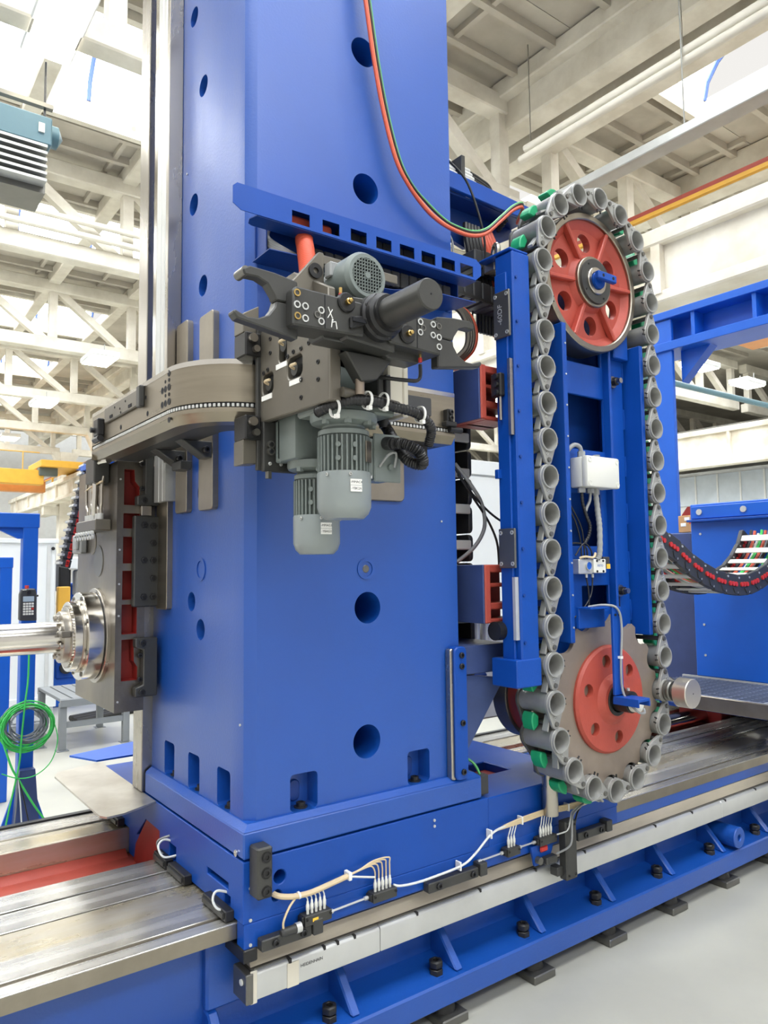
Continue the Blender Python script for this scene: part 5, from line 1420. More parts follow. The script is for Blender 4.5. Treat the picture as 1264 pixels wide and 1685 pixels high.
cable('box_cable', [(2.45, 1.945, 2.062), (2.44, 1.945, 2.085), (2.41, 1.95, 2.09), (2.38, 1.96, 2.06), (2.36, 1.97, 2.0)], 0.009, 'grey_hose', 'grey cable arching out of the junction box top', 'cable')
o = MB().tube([(2.445, 1.945, 1.898), (2.45, 1.945, 1.85), (2.465, 1.94, 1.80), (2.485, 1.94, 1.76), (2.48, 1.945, 1.72), (2.46, 1.95, 1.69)], lambda t: 0.007 * (1 + 0.15 * math.sin(t * 120)), 8, 14).build('spiral_cable', 'black_rubber', None, angle=80); tag(o, 'black spiral-wrapped cable bending below the junction box', 'cable')
cable('box_cable', [(2.50, 1.945, 1.898), (2.495, 1.945, 1.865), (2.475, 1.943, 1.84), (2.462, 1.943, 1.815)], 0.006, 'grey_hose', 'short grey cable joining the spiral-wrapped cable', 'cable')
o = MB().tube([(2.535, 1.945, 1.895), (2.538, 1.94, 1.82), (2.54, 1.935, 1.75), (2.535, 1.935, 1.65), (2.525, 1.94, 1.625)], lambda t: 0.0115 * (1 + 0.08 * math.sin(t * 90)), 10, 14).build('spiral_cable', 'grey_hose', None, angle=80); tag(o, 'grey spiral-wrapped cable from junction box to valve', 'cable')
vb = thing('pneumatic_valve', 'grey pneumatic valve with blue gauge below the junction box', 'valve', (2.50, 1.96, 1.57))
MB().box(2.415, 2.50, 1.945, 1.985, 1.565, 1.625).build('regulator', 'alu', vb, 0.003)
MB().box(2.497, 2.575, 1.935, 1.985, 1.568, 1.625).build('valve_body', 'white_plastic', vb, 0.003)
MB().box(2.575, 2.615, 1.945, 1.985, 1.585, 1.635).build('solenoid', 'black_plastic', vb, 0.003)
MB().box(2.59, 2.612, 1.942, 1.946, 1.585, 1.605).build('warning_tag', 'yellow_tag', vb)
MB().ring((2.472, 1.945, 1.598), (2.472, 1.938, 1.598), 0.019, 0.016, 20).build('gauge_rim', 'alu', vb)
MB().cyl((2.472, 1.945, 1.598), (2.472, 1.941, 1.598), 0.016, n=20).build('gauge_face', 'blue_dial', vb)
text('valve_name', 'FESTO', 'ink_blue', 0.013, (2.536, 1.9345, 1.598), (0, -1, 0), (0, 0, 1), vb, 0.0002)
for x in (2.515, 2.555):
    for z in (1.575, 1.618):
        screw(vb, (x, 1.935, z), (0, -1, 0), 0.005, 0.003)
for x in (2.47, 2.51):
    MB().cyl((x, 1.955, 1.565), (x, 1.955, 1.55), 0.006, n=10).build('push_fitting', 'alu', vb)
for i, pts in enumerate(([(2.47, 1.955, 1.55), (2.475, 1.95, 1.49), (2.47, 1.95, 1.43), (2.42, 1.96, 1.40)], [(2.51, 1.955, 1.55), (2.49, 1.95, 1.48), (2.43, 1.95, 1.42), (2.35, 1.96, 1.37)], [(2.45, 1.96, 1.625), (2.44, 1.955, 1.70), (2.41, 1.955, 1.78), (2.36, 1.96, 1.85)], [(2.47, 1.96, 1.625), (2.46, 1.955, 1.70), (2.44, 1.955, 1.77), (2.36, 1.96, 1.88)], [(2.485, 1.96, 1.625), (2.47, 1.95, 1.67), (2.42, 1.95, 1.69), (2.35, 1.96, 1.685)], [(2.515, 1.96, 1.625), (2.50, 1.95, 1.66), (2.45, 1.945, 1.69), (2.40, 1.95, 1.64)])):
    cable('air_tube', pts, 0.0033, 'black_rubber', 'thin black air tube %s' % ['dropping straight from the valve', 'crossing down from the valve', 'rising steeply from the valve', 'rising beside the other riser', 'arching from the valve to the channel', 'curling over the valve top'][i], 'tube')
cable('air_tube', [(2.43, 1.955, 1.63), (2.45, 1.94, 1.635), (2.50, 1.94, 1.632), (2.52, 1.945, 1.65)], 0.005, 'cream_tube', 'short cream tube lying on top of the valve', 'tube')

# ---- cable carriers and cross arm between column and magazine
ca = thing('hose_tray', 'blue sheet steel arm reaching from column to magazine top', 'arm', (2.2, 2.25, 3.1))
MB().prism([(1.90, 3.155), (1.90, 3.232), (2.45, 3.205), (2.45, 3.145), (2.34, 3.14)], 'y', 2.19, 2.21).build('front_sheet', 'blue_paint', ca, 0.003)
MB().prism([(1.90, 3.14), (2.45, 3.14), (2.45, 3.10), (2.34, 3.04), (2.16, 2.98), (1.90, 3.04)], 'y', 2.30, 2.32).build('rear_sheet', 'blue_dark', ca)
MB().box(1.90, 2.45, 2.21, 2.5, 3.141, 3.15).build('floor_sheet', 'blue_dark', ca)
hs = thing('hose_manifold', 'row of black hoses with silver couplings on the blue arm', 'hose', (2.15, 2.3, 3.25))
for i in range(5):
    y = 2.235 + i * 0.012
    z = 3.222 + i * 0.024
    MB().tube([(1.92, y, z + 0.01), (2.0, y, z + 0.012), (2.12, y, z + 0.005), (2.24, y, z - 0.012), (2.31, y, z - 0.05), (2.35, y, z - 0.10 - 0.03 * i)], 0.009, 8).build('hose', 'black_rubber', hs)
    for x0, x1, zz in ((2.01, 2.06, z + 0.012), (2.10, 2.17, z + 0.003)):
        MB().cyl((x0, y, zz), (x1, y, zz - 0.004), 0.0145, n=12).build('coupling', 'alu', hs)
MB().box(2.068, 2.09, 2.215, 2.31, 3.152, 3.335).build('clamp_bar', 'gun_black', hs, 0.003)
def carrier(name, p0, p1, n, h, d, lab, tilt=0):
    t = thing(name, lab, 'cable carrier', p0)
    dv = (Vector(p1) - Vector(p0)) / n
    o = None
    for k in range(n):
        c = Vector(p0) + dv * (k + 0.5)
        if o is None:
            b = MB().box(c.x - abs(dv.x) * 0.47, c.x + abs(dv.x) * 0.47, c.y - d / 2, c.y + d / 2, c.z - h / 2, c.z + h / 2)
            o = b.build('chain_link', 'black_plastic', t, 0.005)
            MB().box(c.x - abs(dv.x) * 0.5, c.x + abs(dv.x) * 0.5, c.y - d / 2 - 0.004, c.y - d / 2, c.z - h * 0.5, c.z - h * 0.36).build('link_rib', 'gun_black', o)
        else:
            q = copy_part(o, c, t)
            for ch in [z for z in bpy.data.objects if z.parent == o]:
                k2 = ch.copy(); C.objects.link(k2); k2.parent = q
carrier('cable_carrier', (2.06, 2.2, 2.86), (2.40, 2.2, 2.88), 7, 0.075, 0.12, 'black cable carrier running from trough towards magazine, upper run')
carrier('cable_carrier', (1.90, 2.2, 2.735), (2.30, 2.2, 2.71), 8, 0.085, 0.12, 'black cable carrier below the upper run')
dc = thing('drop_cables', 'red and black cables hanging between the arm and magazine post', 'cable', (2.25, 2.3, 2.9))
for i in range(5):
    MB().tube([(2.20 + i * 0.018, 2.26, 3.06), (2.21 + i * 0.02, 2.24, 2.98), (2.235 + i * 0.022, 2.24, 2.88), (2.27 + i * 0.02, 2.25, 2.78), (2.29 + i * 0.02, 2.26, 2.6)], 0.012, 8).build('cable', 'orange_hose', dc)
for i in range(5):
    MB().tube([(2.115 + i * 0.018, 2.25, 3.06), (2.11 + i * 0.02, 2.24, 2.98), (2.14 + i * 0.022, 2.24, 2.86), (2.17 + i * 0.02, 2.24, 2.76), (2.19 + i * 0.02, 2.26, 2.6)], 0.012, 8).build('cable', 'black_rubber', dc)
cable('hanging_wire', [(1.92, 2.15, 3.24), (2.0, 2.12, 3.16), (2.05, 2.10, 3.02), (2.08, 2.10, 2.9), (2.085, 2.12, 2.78)], 0.005, 'black_rubber', 'thin black wire hanging in front of the blue arm', 'wire')
cable('hanging_wire', [(2.0, 2.25, 3.07), (2.01, 2.25, 3.0), (2.04, 2.25, 2.95), (2.04, 2.25, 2.8)], 0.005, 'grey_hose', 'bent grey wire under the blue arm', 'wire')
cable('hanging_wire', [(2.10, 2.2, 2.66), (2.09, 2.2, 2.58), (2.06, 2.2, 2.48), (2.03, 2.2, 2.42)], 0.004, 'black_rubber', 'thin dark wire hanging below the cable carrier', 'wire')
# grey hoses curving beside the gripper finger
for i in range(4):
    o = MB().tube([(1.92 + 0.01 * i, 2.2, 2.66), (1.985 + 0.012 * i, 2.16, 2.63), (2.02 + 0.014 * i, 2.15, 2.56), (2.02 + 0.012 * i, 2.16, 2.48), (1.97 + 0.012 * i, 2.2, 2.42)], 0.012, 8).build('curved_hose', 'gun_plate' if i < 3 else 'orange_hose'); tag(o, ['outer', 'second', 'third', 'orange inner'][i] + ' curved hose below the carrier at the column edge', 'hose', 'curved hoses at the column edge')
# vertical cable carrier behind the column
vc = thing('vertical_carrier', 'vertical black cable carrier with white crossbars behind the column', 'cable carrier', (2.08, 2.35, 1.2))
for s, x in (('a', 2.0), ('b', 2.13)):
    o = None
    for k in range(10):
        z = 1.15 + k * 0.118
        if o is None: o = MB().prism(rrect(2.28, 2.40, z, z + 0.112, 0.02), 'x', x, x + 0.022).build('side_link', 'black_plastic', vc, 0.003)
        else: copy_part(o, WL[o.name] + Vector((0, 0, k * 0.118)), vc)
o = None
for k in range(9):
    z = 1.24 + k * 0.15
    if o is None: o = MB().box(2.0, 2.135, 2.272, 2.29, z - 0.02, z + 0.02).build('crossbar', 'white_plastic', vc, 0.004)
    else: copy_part(o, WL[o.name] + Vector((0, 0, k * 0.15)), vc)
MB().box(2.02, 2.13, 2.36, 2.39, 1.15, 2.32).build('cable_fill', 'black_rubber', vc)
for i in range(3):
    cable('carrier_cable', [(2.03 + i * 0.02, 2.31, 2.3), (2.03 + i * 0.02, 2.31, 1.9), (2.035 + i * 0.02, 2.31, 1.5), (2.03 + i * 0.02, 2.31, 1.2)], 0.009, 'grey_cable' if i < 2 else 'black_rubber', 'grey cable %s inside the vertical carrier' % ['beside the column edge', 'in the middle', 'at the outer side'][i], 'cable')
cable('loose_cable', [(2.02, 2.24, 2.02), (2.08, 2.2, 1.92), (2.13, 2.2, 1.85), (2.14, 2.2, 1.76), (2.10, 2.22, 1.68), (2.03, 2.25, 1.62)], 0.008, 'grey_hose', 'grey cable bulging out of the vertical carrier', 'cable')
cable('loose_cable', [(1.98, 2.2, 2.0), (2.06, 2.2, 1.91), (2.16, 2.2, 1.83), (2.26, 2.2, 1.78), (2.4, 2.2, 1.74)], 0.005, 'black_rubber', 'thin black cable crossing from column to magazine post', 'cable')
cable('loose_cable', [(2.0, 2.2, 1.97), (2.08, 2.2, 1.88), (2.16, 2.2, 1.79), (2.21, 2.2, 1.70), (2.22, 2.2, 1.6)], 0.005, 'black_rubber', 'thin black cable drooping to the lower red bracket', 'cable')
# ================================================================ HEADSTOCK
hd = thing('headstock', 'bare steel headstock plate with red pockets riding on the column', 'headstock', (0.93, 3.1, 1.07))
cut = MB()
PK = [[(0.886, 1.99), (0.925, 1.99), (0.928, 1.945), (0.945, 1.925), (0.947, 1.852), (0.886, 1.852)],
      [(0.885, 1.82), (0.947, 1.82), (0.947, 1.762), (0.885, 1.762)],
      [(0.885, 1.73), (0.947, 1.73), (0.947, 1.628), (0.885, 1.628)],
      [(0.884, 1.60), (0.947, 1.60), (0.947, 1.49), (0.884, 1.49)],
      [(0.883, 1.472), (0.941, 1.472), (0.941, 1.36), (0.883, 1.36)],
      [(0.884, 1.34), (0.930, 1.34), (0.932, 1.255), (0.945, 1.235), (0.945, 1.185), (0.884, 1.185)]]
for p in PK:
    cut.prism(p, 'y', 2.8, 2.93)
body = MB().box(0.86, 0.97, 2.87, 3.42, 1.07, 2.02).build('body', 'steel_head', hd, 0.004, cut=cut)
for i, p in enumerate(PK):
    xs = [q[0] for q in p]; zs = [q[1] for q in p]
    MB().box(min(xs) - 0.004, max(xs) + 0.004, 2.928, 2.936, min(zs) - 0.004, max(zs) + 0.004).build('pocket_back', 'red_deep', hd)
    # painted lining of the pocket
    b = MB()
    n = len(p)
    cxp = sum(xs) / n; czp = sum(zs) / n
    q = [(cxp + (a - cxp) * 0.97, czp + (c - czp) * 0.985) for a, c in p]
    vs = [(a, 2.872, c) for a, c in q] + [(a, 2.93, c) for a, c in q] + [(a, 2.872, c) for a, c in p] + [(a, 2.93, c) for a, c in p]
    b.add(vs, [(k, (k + 1) % n, n + (k + 1) % n, n + k) for k in range(n)] + [(2 * n + k, 3 * n + k, 3 * n + (k + 1) % n, 2 * n + (k + 1) % n) for k in range(n)] + [(k, 2 * n + k, 2 * n + (k + 1) % n, (k + 1) % n) for k in range(n)])
    b.build('pocket_lining', 'red_deep', hd)
# gib plates bridging to the column rail
g = MB().box(0.917, 1.022, 2.835, 2.868, 1.462, 1.81).build('gib_plate', 'gun_black', hd, 0.004)
for x, z in ((0.955, 1.775), (0.99, 1.772), (0.99, 1.705), (0.955, 1.64), (0.99, 1.64), (0.99, 1.57), (0.955, 1.50), (0.99, 1.50)):
    s = MB().ring((x, 2.835, z), (x, 2.832, z), 0.014, 0.010, 6).build('hex_rim', 'black_oxide', g)
    screw(s, (x, 2.835, z), (0, -1, 0), 0.0095, 0.005)
for (z0, z1) in ((1.85, 2.075), (1.125, 1.345)):
    g = MB().prism([(0.955, z0), (1.01, z0), (1.01, z1), (0.925, z1), (0.925, z1 - 0.035), (0.955, z1 - 0.045), (0.955, z0 + 0.045), (0.925, z0 + 0.035), (0.925, z0)], 'y', 2.83, 2.868).build('gib_bracket', 'gun_black', hd, 0.004)
    for z in (z0 + 0.018, z1 - 0.018):
        screw(g, (0.95, 2.83, z), (0, -1, 0), 0.012, 0.008)
    for z in (z0 + 0.065, z1 - 0.065):
        screw(g, (0.945, 2.845, z), (0, -1, 0), 0.010, 0.012)
MB().box(0.945, 0.985, 2.842, 2.868, 1.81, 1.85).build('adjust_screw', 'steel', hd, 0.002)
for z in (1.95, 1.68, 1.55, 1.43, 1.11):
    MB().cyl((0.872, 2.870, z), (0.872, 2.867, z), 0.004, n=8).build('plug', 'alu', hd)
# blank round cover on the face above the spindle
MB().lathe([(0, 0), (0.062, 0), (0.064, -0.002)], (0.857, 3.10, 1.64), (-1, 0, 0), 32).build('round_cover', 'alu_dark', hd)
MB().lathe([(0, 0), (0.05, 0), (0.052, -0.002)], (0.857, 3.19, 1.72), (-1, 0, 0), 32).build('round_cover', 'steel_head', hd)
# spindle nose: stacked rings and quill
SY, SZ = 3.11, 1.345
def rg(name, x0, x1, ro, ri, m):
    return MB().ring((x0, SY, SZ), (x1, SY, SZ), ro, ri, 64).build(name, m, hd, 0.002)
rg('base_ring', 0.862, 0.846, 0.187, 0.10, 'steel')
rg('gap_ring', 0.848, 0.842, 0.172, 0.10, 'black_oxide')
mf = rg('spindle_flange', 0.843, 0.785, 0.172, 0.05, 'steel_bright')
rg('step_ring', 0.786, 0.774, 0.142, 0.05, 'steel')
rg('step_ring', 0.775, 0.745, 0.136, 0.05, 'steel_bright')
kr = rg('knurled_ring', 0.748, 0.738, 0.118, 0.06, 'steel')
t0 = None
for k in range(60):
    a = 2 * math.pi * k / 60
    if t0 is None:
        t0 = MB().box(-0.004, 0.004, 0.116, 0.122, -0.003, 0.003).build('knurl_tooth', 'steel_bright', kr, origin=(0, 0, 0))
        t0.location = (0, 0, 0)
    else:
        c = t0.copy(); C.objects.link(c); c.parent = kr; c.rotation_euler = (a, 0, 0)
rg('nose_ring', 0.740, 0.715, 0.10, 0.05, 'steel')
for k in range(8):
    a = math.radians(20 + 45 * k)
    screw(hd, (0.785, SY + 0.157 * math.cos(a), SZ + 0.157 * math.sin(a)), (-1, 0, 0), 0.009, 0.004, 'alu_dark')
    screw(hd, (0.715, SY + 0.08 * math.cos(a), SZ + 0.08 * math.sin(a)), (-1, 0, 0), 0.012, 0.012, 'steel')
MB().box(0.70, 0.735, SY - 0.115, SY - 0.06, SZ + 0.005, SZ + 0.03).build('drive_key', 'gun_plate', hd, 0.003)
MB().lathe([(0, 0), (0.058, 0), (0.060, 0.003), (0.060, 1.6), (0, 1.6)], (0.86, SY, SZ), (-1, 0, 0), 48).build('quill', 'steel_bright', hd)
MB().ring((0.50, SY, SZ), (0.488, SY, SZ), 0.0606, 0.05, 48).build('quill_band', 'steel', hd)
# lubrication manifold with bent steel pipes, valve box and switch on the face
MB().box(0.80, 0.86, 2.94, 3.22, 1.757, 1.80).build('oil_manifold', 'gun_plate', hd, 0.003)
v0 = None
for k in range(7):
    y = 2.965 + k * 0.037
    for z in (1.745, 1.732):
        MB().cyl((0.80, y, z), (0.79, y, z), 0.011, n=10).build('valve_screw', 'alu', hd)
    if k < 6:
        MB().cyl((0.83, y + 0.01, 1.80), (0.83, y + 0.01, 1.825), 0.012, n=10).build('pipe_nut', 'alu', hd)
        top = 1.93 + 0.012 * (k % 3)
        MB().tube([(0.83, y + 0.01, 1.82), (0.83, y + 0.01, 1.845), (0.83, y + 0.01 + (0.02 if k % 2 else -0.008), 1.87), (0.83, y + 0.01 + (0.02 if k % 2 else -0.008), top), (0.835, y, top + 0.04)], 0.006, 8).build('steel_pipe', 'steel', hd)
MB().tube([(0.82, 3.03, 1.82), (0.82, 3.02, 1.90), (0.82, 3.02, 1.98), (0.82, 3.0, 2.01), (0.82, 2.95, 2.02), (0.83, 2.88, 2.02)], 0.012, 10).build('steel_pipe', 'steel_bright', hd)
MB().box(0.80, 0.86, 2.97, 3.09, 1.945, 2.045).build('valve_box', 'gun_black', hd, 0.004)
MB().tube([(0.83, 3.2, 1.93), (0.825, 3.1, 1.938), (0.82, 2.93, 1.945)], 0.004, 6).build('wire', 'cream_tube', hd)
MB().box(0.83, 0.86, 3.27, 3.40, 1.675, 1.755).build('switch_box', 'grey_hose', hd, 0.006)
MB().box(0.815, 0.83, 3.28, 3.33, 1.69, 1.74).build('switch_face', 'grey_hose', hd, 0.004)
MB().tube([(0.845, 3.33, 1.755), (0.84, 3.34, 1.78), (0.84, 3.33, 1.80)], 0.004, 6).build('wire', 'white_tube', hd)
# slide plate visible below the headstock
# vertical aluminium cylinder cover above the gib
cy = MB().box(0.945, 1.03, 2.84, 2.87, 2.06, 2.09).build('top_clamp', 'alu', hd, 0.003)

# headstock cable carrier hanging behind: slanted, with red dots
dg = thing('slanted_carrier', 'slanted black cable carrier with red dots beside the headstock', 'cable carrier', (1.0, 4.2, 1.6))
p0, p1 = Vector((1.075, 4.2, 2.19)), Vector((0.955, 4.2, 1.62))
N = 13
dv = (p1 - p0) / N
for k in range(N):
    a = p0 + dv * k; b = p0 + dv * (k + 0.96)
    l = MB().bar(a + Vector((0.03, 0, 0)), b + Vector((0.03, 0, 0)), 0.05, 0.07, up=(0, 1, 0)).build('chain_link', 'black_plastic', dg, 0.004)
    m_ = (a + b) / 2
    MB().bar(a + dv * 0.28, a + dv * 0.55, 0.016, 0.10, up=(0, 1, 0)).build('crossbar', 'alu', dg)
    if k > 1:
        for q in (-1, 0, 1):
            c = m_ + dv * (0.25 * q) + Vector((0.035, -0.035, 0))
            MB().cyl(c, c + Vector((0, -0.004, 0)), 0.009, n=10).build('red_dot', 'red_bright', l)
MB().prism([(1.06, 2.16), (1.20, 2.15), (1.30, 2.19), (1.16, 2.22)], 'y', 4.1, 4.3).build('top_cover', 'blue_far', dg)
MB().box(1.06, 1.09, 3.45, 4.2, 2.14, 2.17).build('carry_arm', 'blue_far', dg, 0.003)
MB().box(1.08, 1.11, 4.15, 4.19, 2.06, 2.18).build('end_mount', 'white_panel', dg)
# ================================================================ BACKGROUND ON THE SPINDLE SIDE
# pendant post with gantry arm
gp = thing('pendant_gantry', 'blue square-tube gantry post carrying the hand pendant', 'gantry', (0.95, 4.9, 0))
MB().box(0.908, 0.992, 4.86, 4.94, 0.0, 1.945).build('post', 'blue_far', gp, 0.004)
MB().box(-1.2, 0.998, 4.856, 4.944, 1.865, 1.952).build('top_beam', 'blue_far', gp, 0.004)
MB().prism([(0.75, 1.865), (0.908, 1.865), (0.908, 1.80), (0.885, 1.80)], 'y', 4.88, 4.92).build('corner_gusset', 'blue_far', gp)
for s in (-1, 1):
    MB().prism([(0.95 + s * 0.042, 0.35), (0.95 + s * 0.042, 0.0), (0.95 + s * 0.16, 0.0)], 'y', 4.89, 4.91).build('foot_gusset', 'blue_far', gp)
MB().prism([(0.908, 0.45), (0.992, 0.45), (1.03, 0.0), (0.87, 0.0)], 'y', 4.80, 4.86).build('foot_box', 'blue_grey', gp)
MB().box(0.75, 1.15, 4.7, 5.1, 0.0, 0.02).build('base_plate', 'blue_far', gp)
g2 = thing('rear_gantry', 'smaller blue gantry frame standing behind the pendant post', 'gantry', (0.97, 5.9, 0))
MB().box(0.95, 1.03, 5.86, 5.94, 0.0, 1.70).build('post', 'blue_far', g2, 0.004)
MB().box(-1.0, 1.034, 5.856, 5.944, 1.63, 1.706).build('top_beam', 'blue_far', g2, 0.004)
MB().prism([(0.84, 1.63), (0.95, 1.63), (0.95, 1.54)], 'y', 5.88, 5.92).build('corner_gusset', 'blue_far', g2)
# hand pendant
pd = thing('hand_pendant', 'dark handheld control pendant with keypad and red stop button', 'pendant', (0.915, 4.72, 1.32))
MB().prism([(0.872, 1.32), (0.965, 1.315), (0.962, 1.47), (0.955, 1.503), (0.882, 1.503), (0.872, 1.47)], 'y', 4.72, 4.77).build('body', 'black_plastic', pd, 0.006)
MB().prism(rrect(0.888, 0.947, 1.428, 1.459, 0.003), 'y', 4.7165, 4.721).build('screen', 'screen', pd)
k0 = None
for r in range(5):
    for c in range(4):
        w = Vector((0.8955 + c * 0.0148, 4.718, 1.416 - r * 0.0148))
        if k0 is None:
            k0 = MB().box(w.x - 0.006, w.x + 0.006, 4.715, 4.721, w.z - 0.0055, w.z + 0.0055).build('key', 'white_plastic', pd, 0.001)
        elif (r, c) == (2, 3):
            MB().box(w.x - 0.006, w.x + 0.006, 4.715, 4.721, w.z - 0.0055, w.z + 0.0055).build('stop_key', 'red_bright', pd, 0.001)
        else: copy_part(k0, w, pd)
MB().cyl((0.918, 4.722, 1.482), (0.918, 4.71, 1.482), 0.012, n=16).build('handwheel', 'black_oxide', pd)
MB().cyl((0.912, 4.745, 1.503), (0.912, 4.745, 1.522), 0.011, n=14).build('stop_button', 'red_bright', pd)
MB().cyl((0.965, 4.745, 1.46), (0.975, 4.745, 1.46), 0.006, n=10).build('side_button', 'black_oxide', pd)
MB().box(0.90, 0.935, 4.77, 4.86, 1.40, 1.46).build('hook', 'black_oxide', pd)
MB().box(0.885, 0.905, 4.7165, 4.7195, 1.494, 1.498).build('badge', 'white_plastic', pd)
# coiled cables hanging on the post
def coil(lab, m, cx, cz, rx, n, r, seed, sq=0.92):
    random.seed(seed)
    t = thing('cable_coil', lab, 'cable', (cx, 4.78, cz))
    for k in range(n):
        ox, oz = random.uniform(-1, 1) * 0.018, random.uniform(-1, 1) * 0.02
        rr = rx * (1 + random.uniform(-0.12, 0.1))
        pts = []
        for j in range(17):
            a = 2 * math.pi * j / 16 + k
            pts.append((cx + ox + rr * math.cos(a), 4.78 + random.uniform(-0.015, 0.015) - 0.02 * (k % 3), cz + oz + rr * sq * math.sin(a)))
        pts[-1] = pts[0]
        MB().tube(pts, r, 6, 4).build('loop', m, t)
    return t
gc = coil('coil of bright green cable hanging on the blue post', 'green_cable', 0.925, 0.71, 0.135, 9, 0.0045, 3)
coil('coil of grey cable inside the green coil', 'grey_cable', 0.925, 0.725, 0.105, 10, 0.004, 5)
MB().tube([(0.93, 4.74, 1.30), (0.93, 4.74, 1.0), (0.915, 4.73, 0.85), (0.90, 4.73, 0.65), (0.89, 4.73, 0.5), (0.84, 4.72, 0.25), (0.80, 4.72, 0.02)], 0.005, 6).build('drop_cable', 'green_cable', gc)
MB().tube([(0.80, 4.74, 0.66), (0.85, 4.73, 0.5), (0.89, 4.73, 0.42), (0.97, 4.72, 0.27), (1.05, 4.72, 0.14), (1.10, 4.7, 0.02)], 0.006, 6).build('drop_cable', 'green_cable', gc)
MB().tube([(1.07, 4.75, 0.74), (1.095, 4.73, 0.62), (1.06, 4.72, 0.5), (0.98, 4.72, 0.435), (0.89, 4.72, 0.43), (0.80, 4.72, 0.47)], 0.003, 6).build('drop_cable', 'green_cable', gc)
for i in range(3):
    cable('floor_cable', [(0.885, 4.73, 0.44), (0.88 + 0.02 * i, 4.72, 0.3), (0.86 + 0.05 * i, 4.70, 0.12), (0.82 + 0.10 * i, 4.66, 0.012)], 0.004, ['grey_cable', 'white_tube', 'black_rubber'][i], ['grey', 'white', 'black'][i] + ' cable falling from the coils to the floor', 'cable')
# white cabin panels
wc = thing('white_enclosure', 'white sheet metal machine enclosure behind the pendant post', 'enclosure', (0.5, 9.2, 0))
for (x0, x1) in ((-1.6, 0.75), (0.76, 1.72), (1.73, 2.02)):
    MB().box(x0, x1, 9.0, 9.08, 0.06, 1.93).build('panel', 'white_panel', wc, 0.006)
MB().box(-1.6, 2.05, 8.98, 9.1, 1.92, 1.97).build('top_rail', 'white_panel', wc, 0.004)
MB().box(-1.6, 2.05, 8.97, 9.1, 0.10, 0.22).build('bottom_rail', 'white_panel', wc, 0.004)
MB().box(1.93, 1.97, 8.985, 9.0, 0.2, 1.9).build('corner_post', 'wall_grey', wc)
MB().box(-1.6, 2.05, 9.1, 11.0, 0.0, 1.85).build('cabin_body', 'white_panel', wc)
MB().box(1.70, 1.79, 8.992, 8.999, 1.40, 1.58).build('notice_plate', 'cream_box', wc)
for y_, z_ in ((0, 1.86), (0, 0.25)):
    MB().cyl((1.99, 8.985, z_), (1.99, 8.975, z_), 0.02, n=10).build('hinge_screw', 'black_oxide', wc)
text('panel_lettering', 'ar', 'ink_red', 0.15, (1.40, 8.992, 1.545), (0, -1, 0), (0, 0, 1), wc, 0.001)
# grey steel steps
def bench(x, y, lab, h=0.5, sx=0.5, sy=0.75):
    t = thing('step_bench', lab, 'bench', (x, y, 0), 'grey steel step benches')
    s0 = None
    for k in range(6):
        xx = x - sx / 2 + (k + 0.5) * sx / 6
        if s0 is None: s0 = MB().box(xx - sx / 14, xx + sx / 14, y - sy / 2, y + sy / 2, h - 0.03, h).build('slat', 'bench_grey', t, 0.003)
        else: copy_part(s0, (xx, y, h - 0.015), t)
    MB().box(x - sx / 2, x + sx / 2, y - sy / 2 - 0.02, y - sy / 2 + 0.02, h - 0.07, h - 0.005).build('rail', 'bench_grey', t, 0.003)
    MB().box(x - sx / 2, x + sx / 2, y + sy / 2 - 0.02, y + sy / 2 + 0.02, h - 0.07, h - 0.005).build('rail', 'bench_grey', t, 0.003)
    l0 = None
    for dx in (-1, 1):
        for dy in (-1, 1):
            w = Vector((x + dx * (sx / 2 - 0.03), y + dy * (sy / 2 - 0.03), h / 2 - 0.02))
            if l0 is None:
                l0 = MB().box(w.x - 0.03, w.x + 0.03, w.y - 0.03, w.y + 0.03, 0.008, h - 0.04).build('leg', 'bench_grey', t, 0.003)
                MB().box(w.x - 0.05, w.x + 0.05, w.y - 0.05, w.y + 0.05, 0, 0.008).build('foot_plate', 'bench_grey', l0)
            else:
                c = copy_part(l0, w, t)
                for ch in [q for q in bpy.data.objects if q.parent == l0]:
                    k = ch.copy(); C.objects.link(k); k.parent = c
    MB().box(x - sx / 2, x + sx / 2, y - sy / 2 + 0.01, y - sy / 2 + 0.04, 0.2, 0.25).build('brace', 'bench_grey', t)
    return t
bench(1.98, 7.6, 'taller grey slatted step bench beside the headstock', 0.46, 0.62, 0.9)
bench(1.35, 7.75, 'lower grey slatted step bench behind the cable coils', 0.24, 0.5, 0.7)
# blue machine far behind the bench with white fittings
fm = thing('far_machine', 'blue machine base with grey hydraulic block behind the headstock', 'machine', (2.6, 10, 0))
MB().box(2.15, 3.6, 9.6, 11, 0.0, 0.95).build('base', 'blue_far', fm, 0.02)
MB().box(2.12, 3.6, 9.5, 9.6, 0.0, 0.16).build('foot', 'blue_far', fm, 0.01)
MB().box(2.18, 2.55, 9.56, 9.6, 0.32, 0.85).build('front_panel', 'blue_paint', fm, 0.01)
MB().cyl((2.28, 9.55, 0.45), (2.28, 9.5, 0.45), 0.07, n=18).build('hose_port', 'black_rubber', fm)
MB().box(2.35, 3.0, 9.8, 10.4, 0.95, 1.45).build('blue_block', 'blue_far', fm, 0.02)
MB().box(2.40, 2.75, 9.5, 9.8, 1.30, 1.62).build('hydraulic_block', 'wall_grey', fm, 0.02)
MB().box(2.30, 2.85, 9.55, 9.9, 1.62, 1.78).build('upper_block', 'white_panel', fm, 0.02)
MB().box(2.20, 2.34, 9.6, 9.8, 1.35, 1.75).build('pipe_cluster', 'black_oxide', fm, 0.02)
MB().box(2.16, 2.30, 9.45, 9.55, 0.95, 1.42).build('folding_guard', 'yellow_paint', fm, 0.01)
MB().box(2.5, 2.8, 9.7, 9.9, 1.80, 2.0).build('tank', 'blue_far', fm, 0.02)
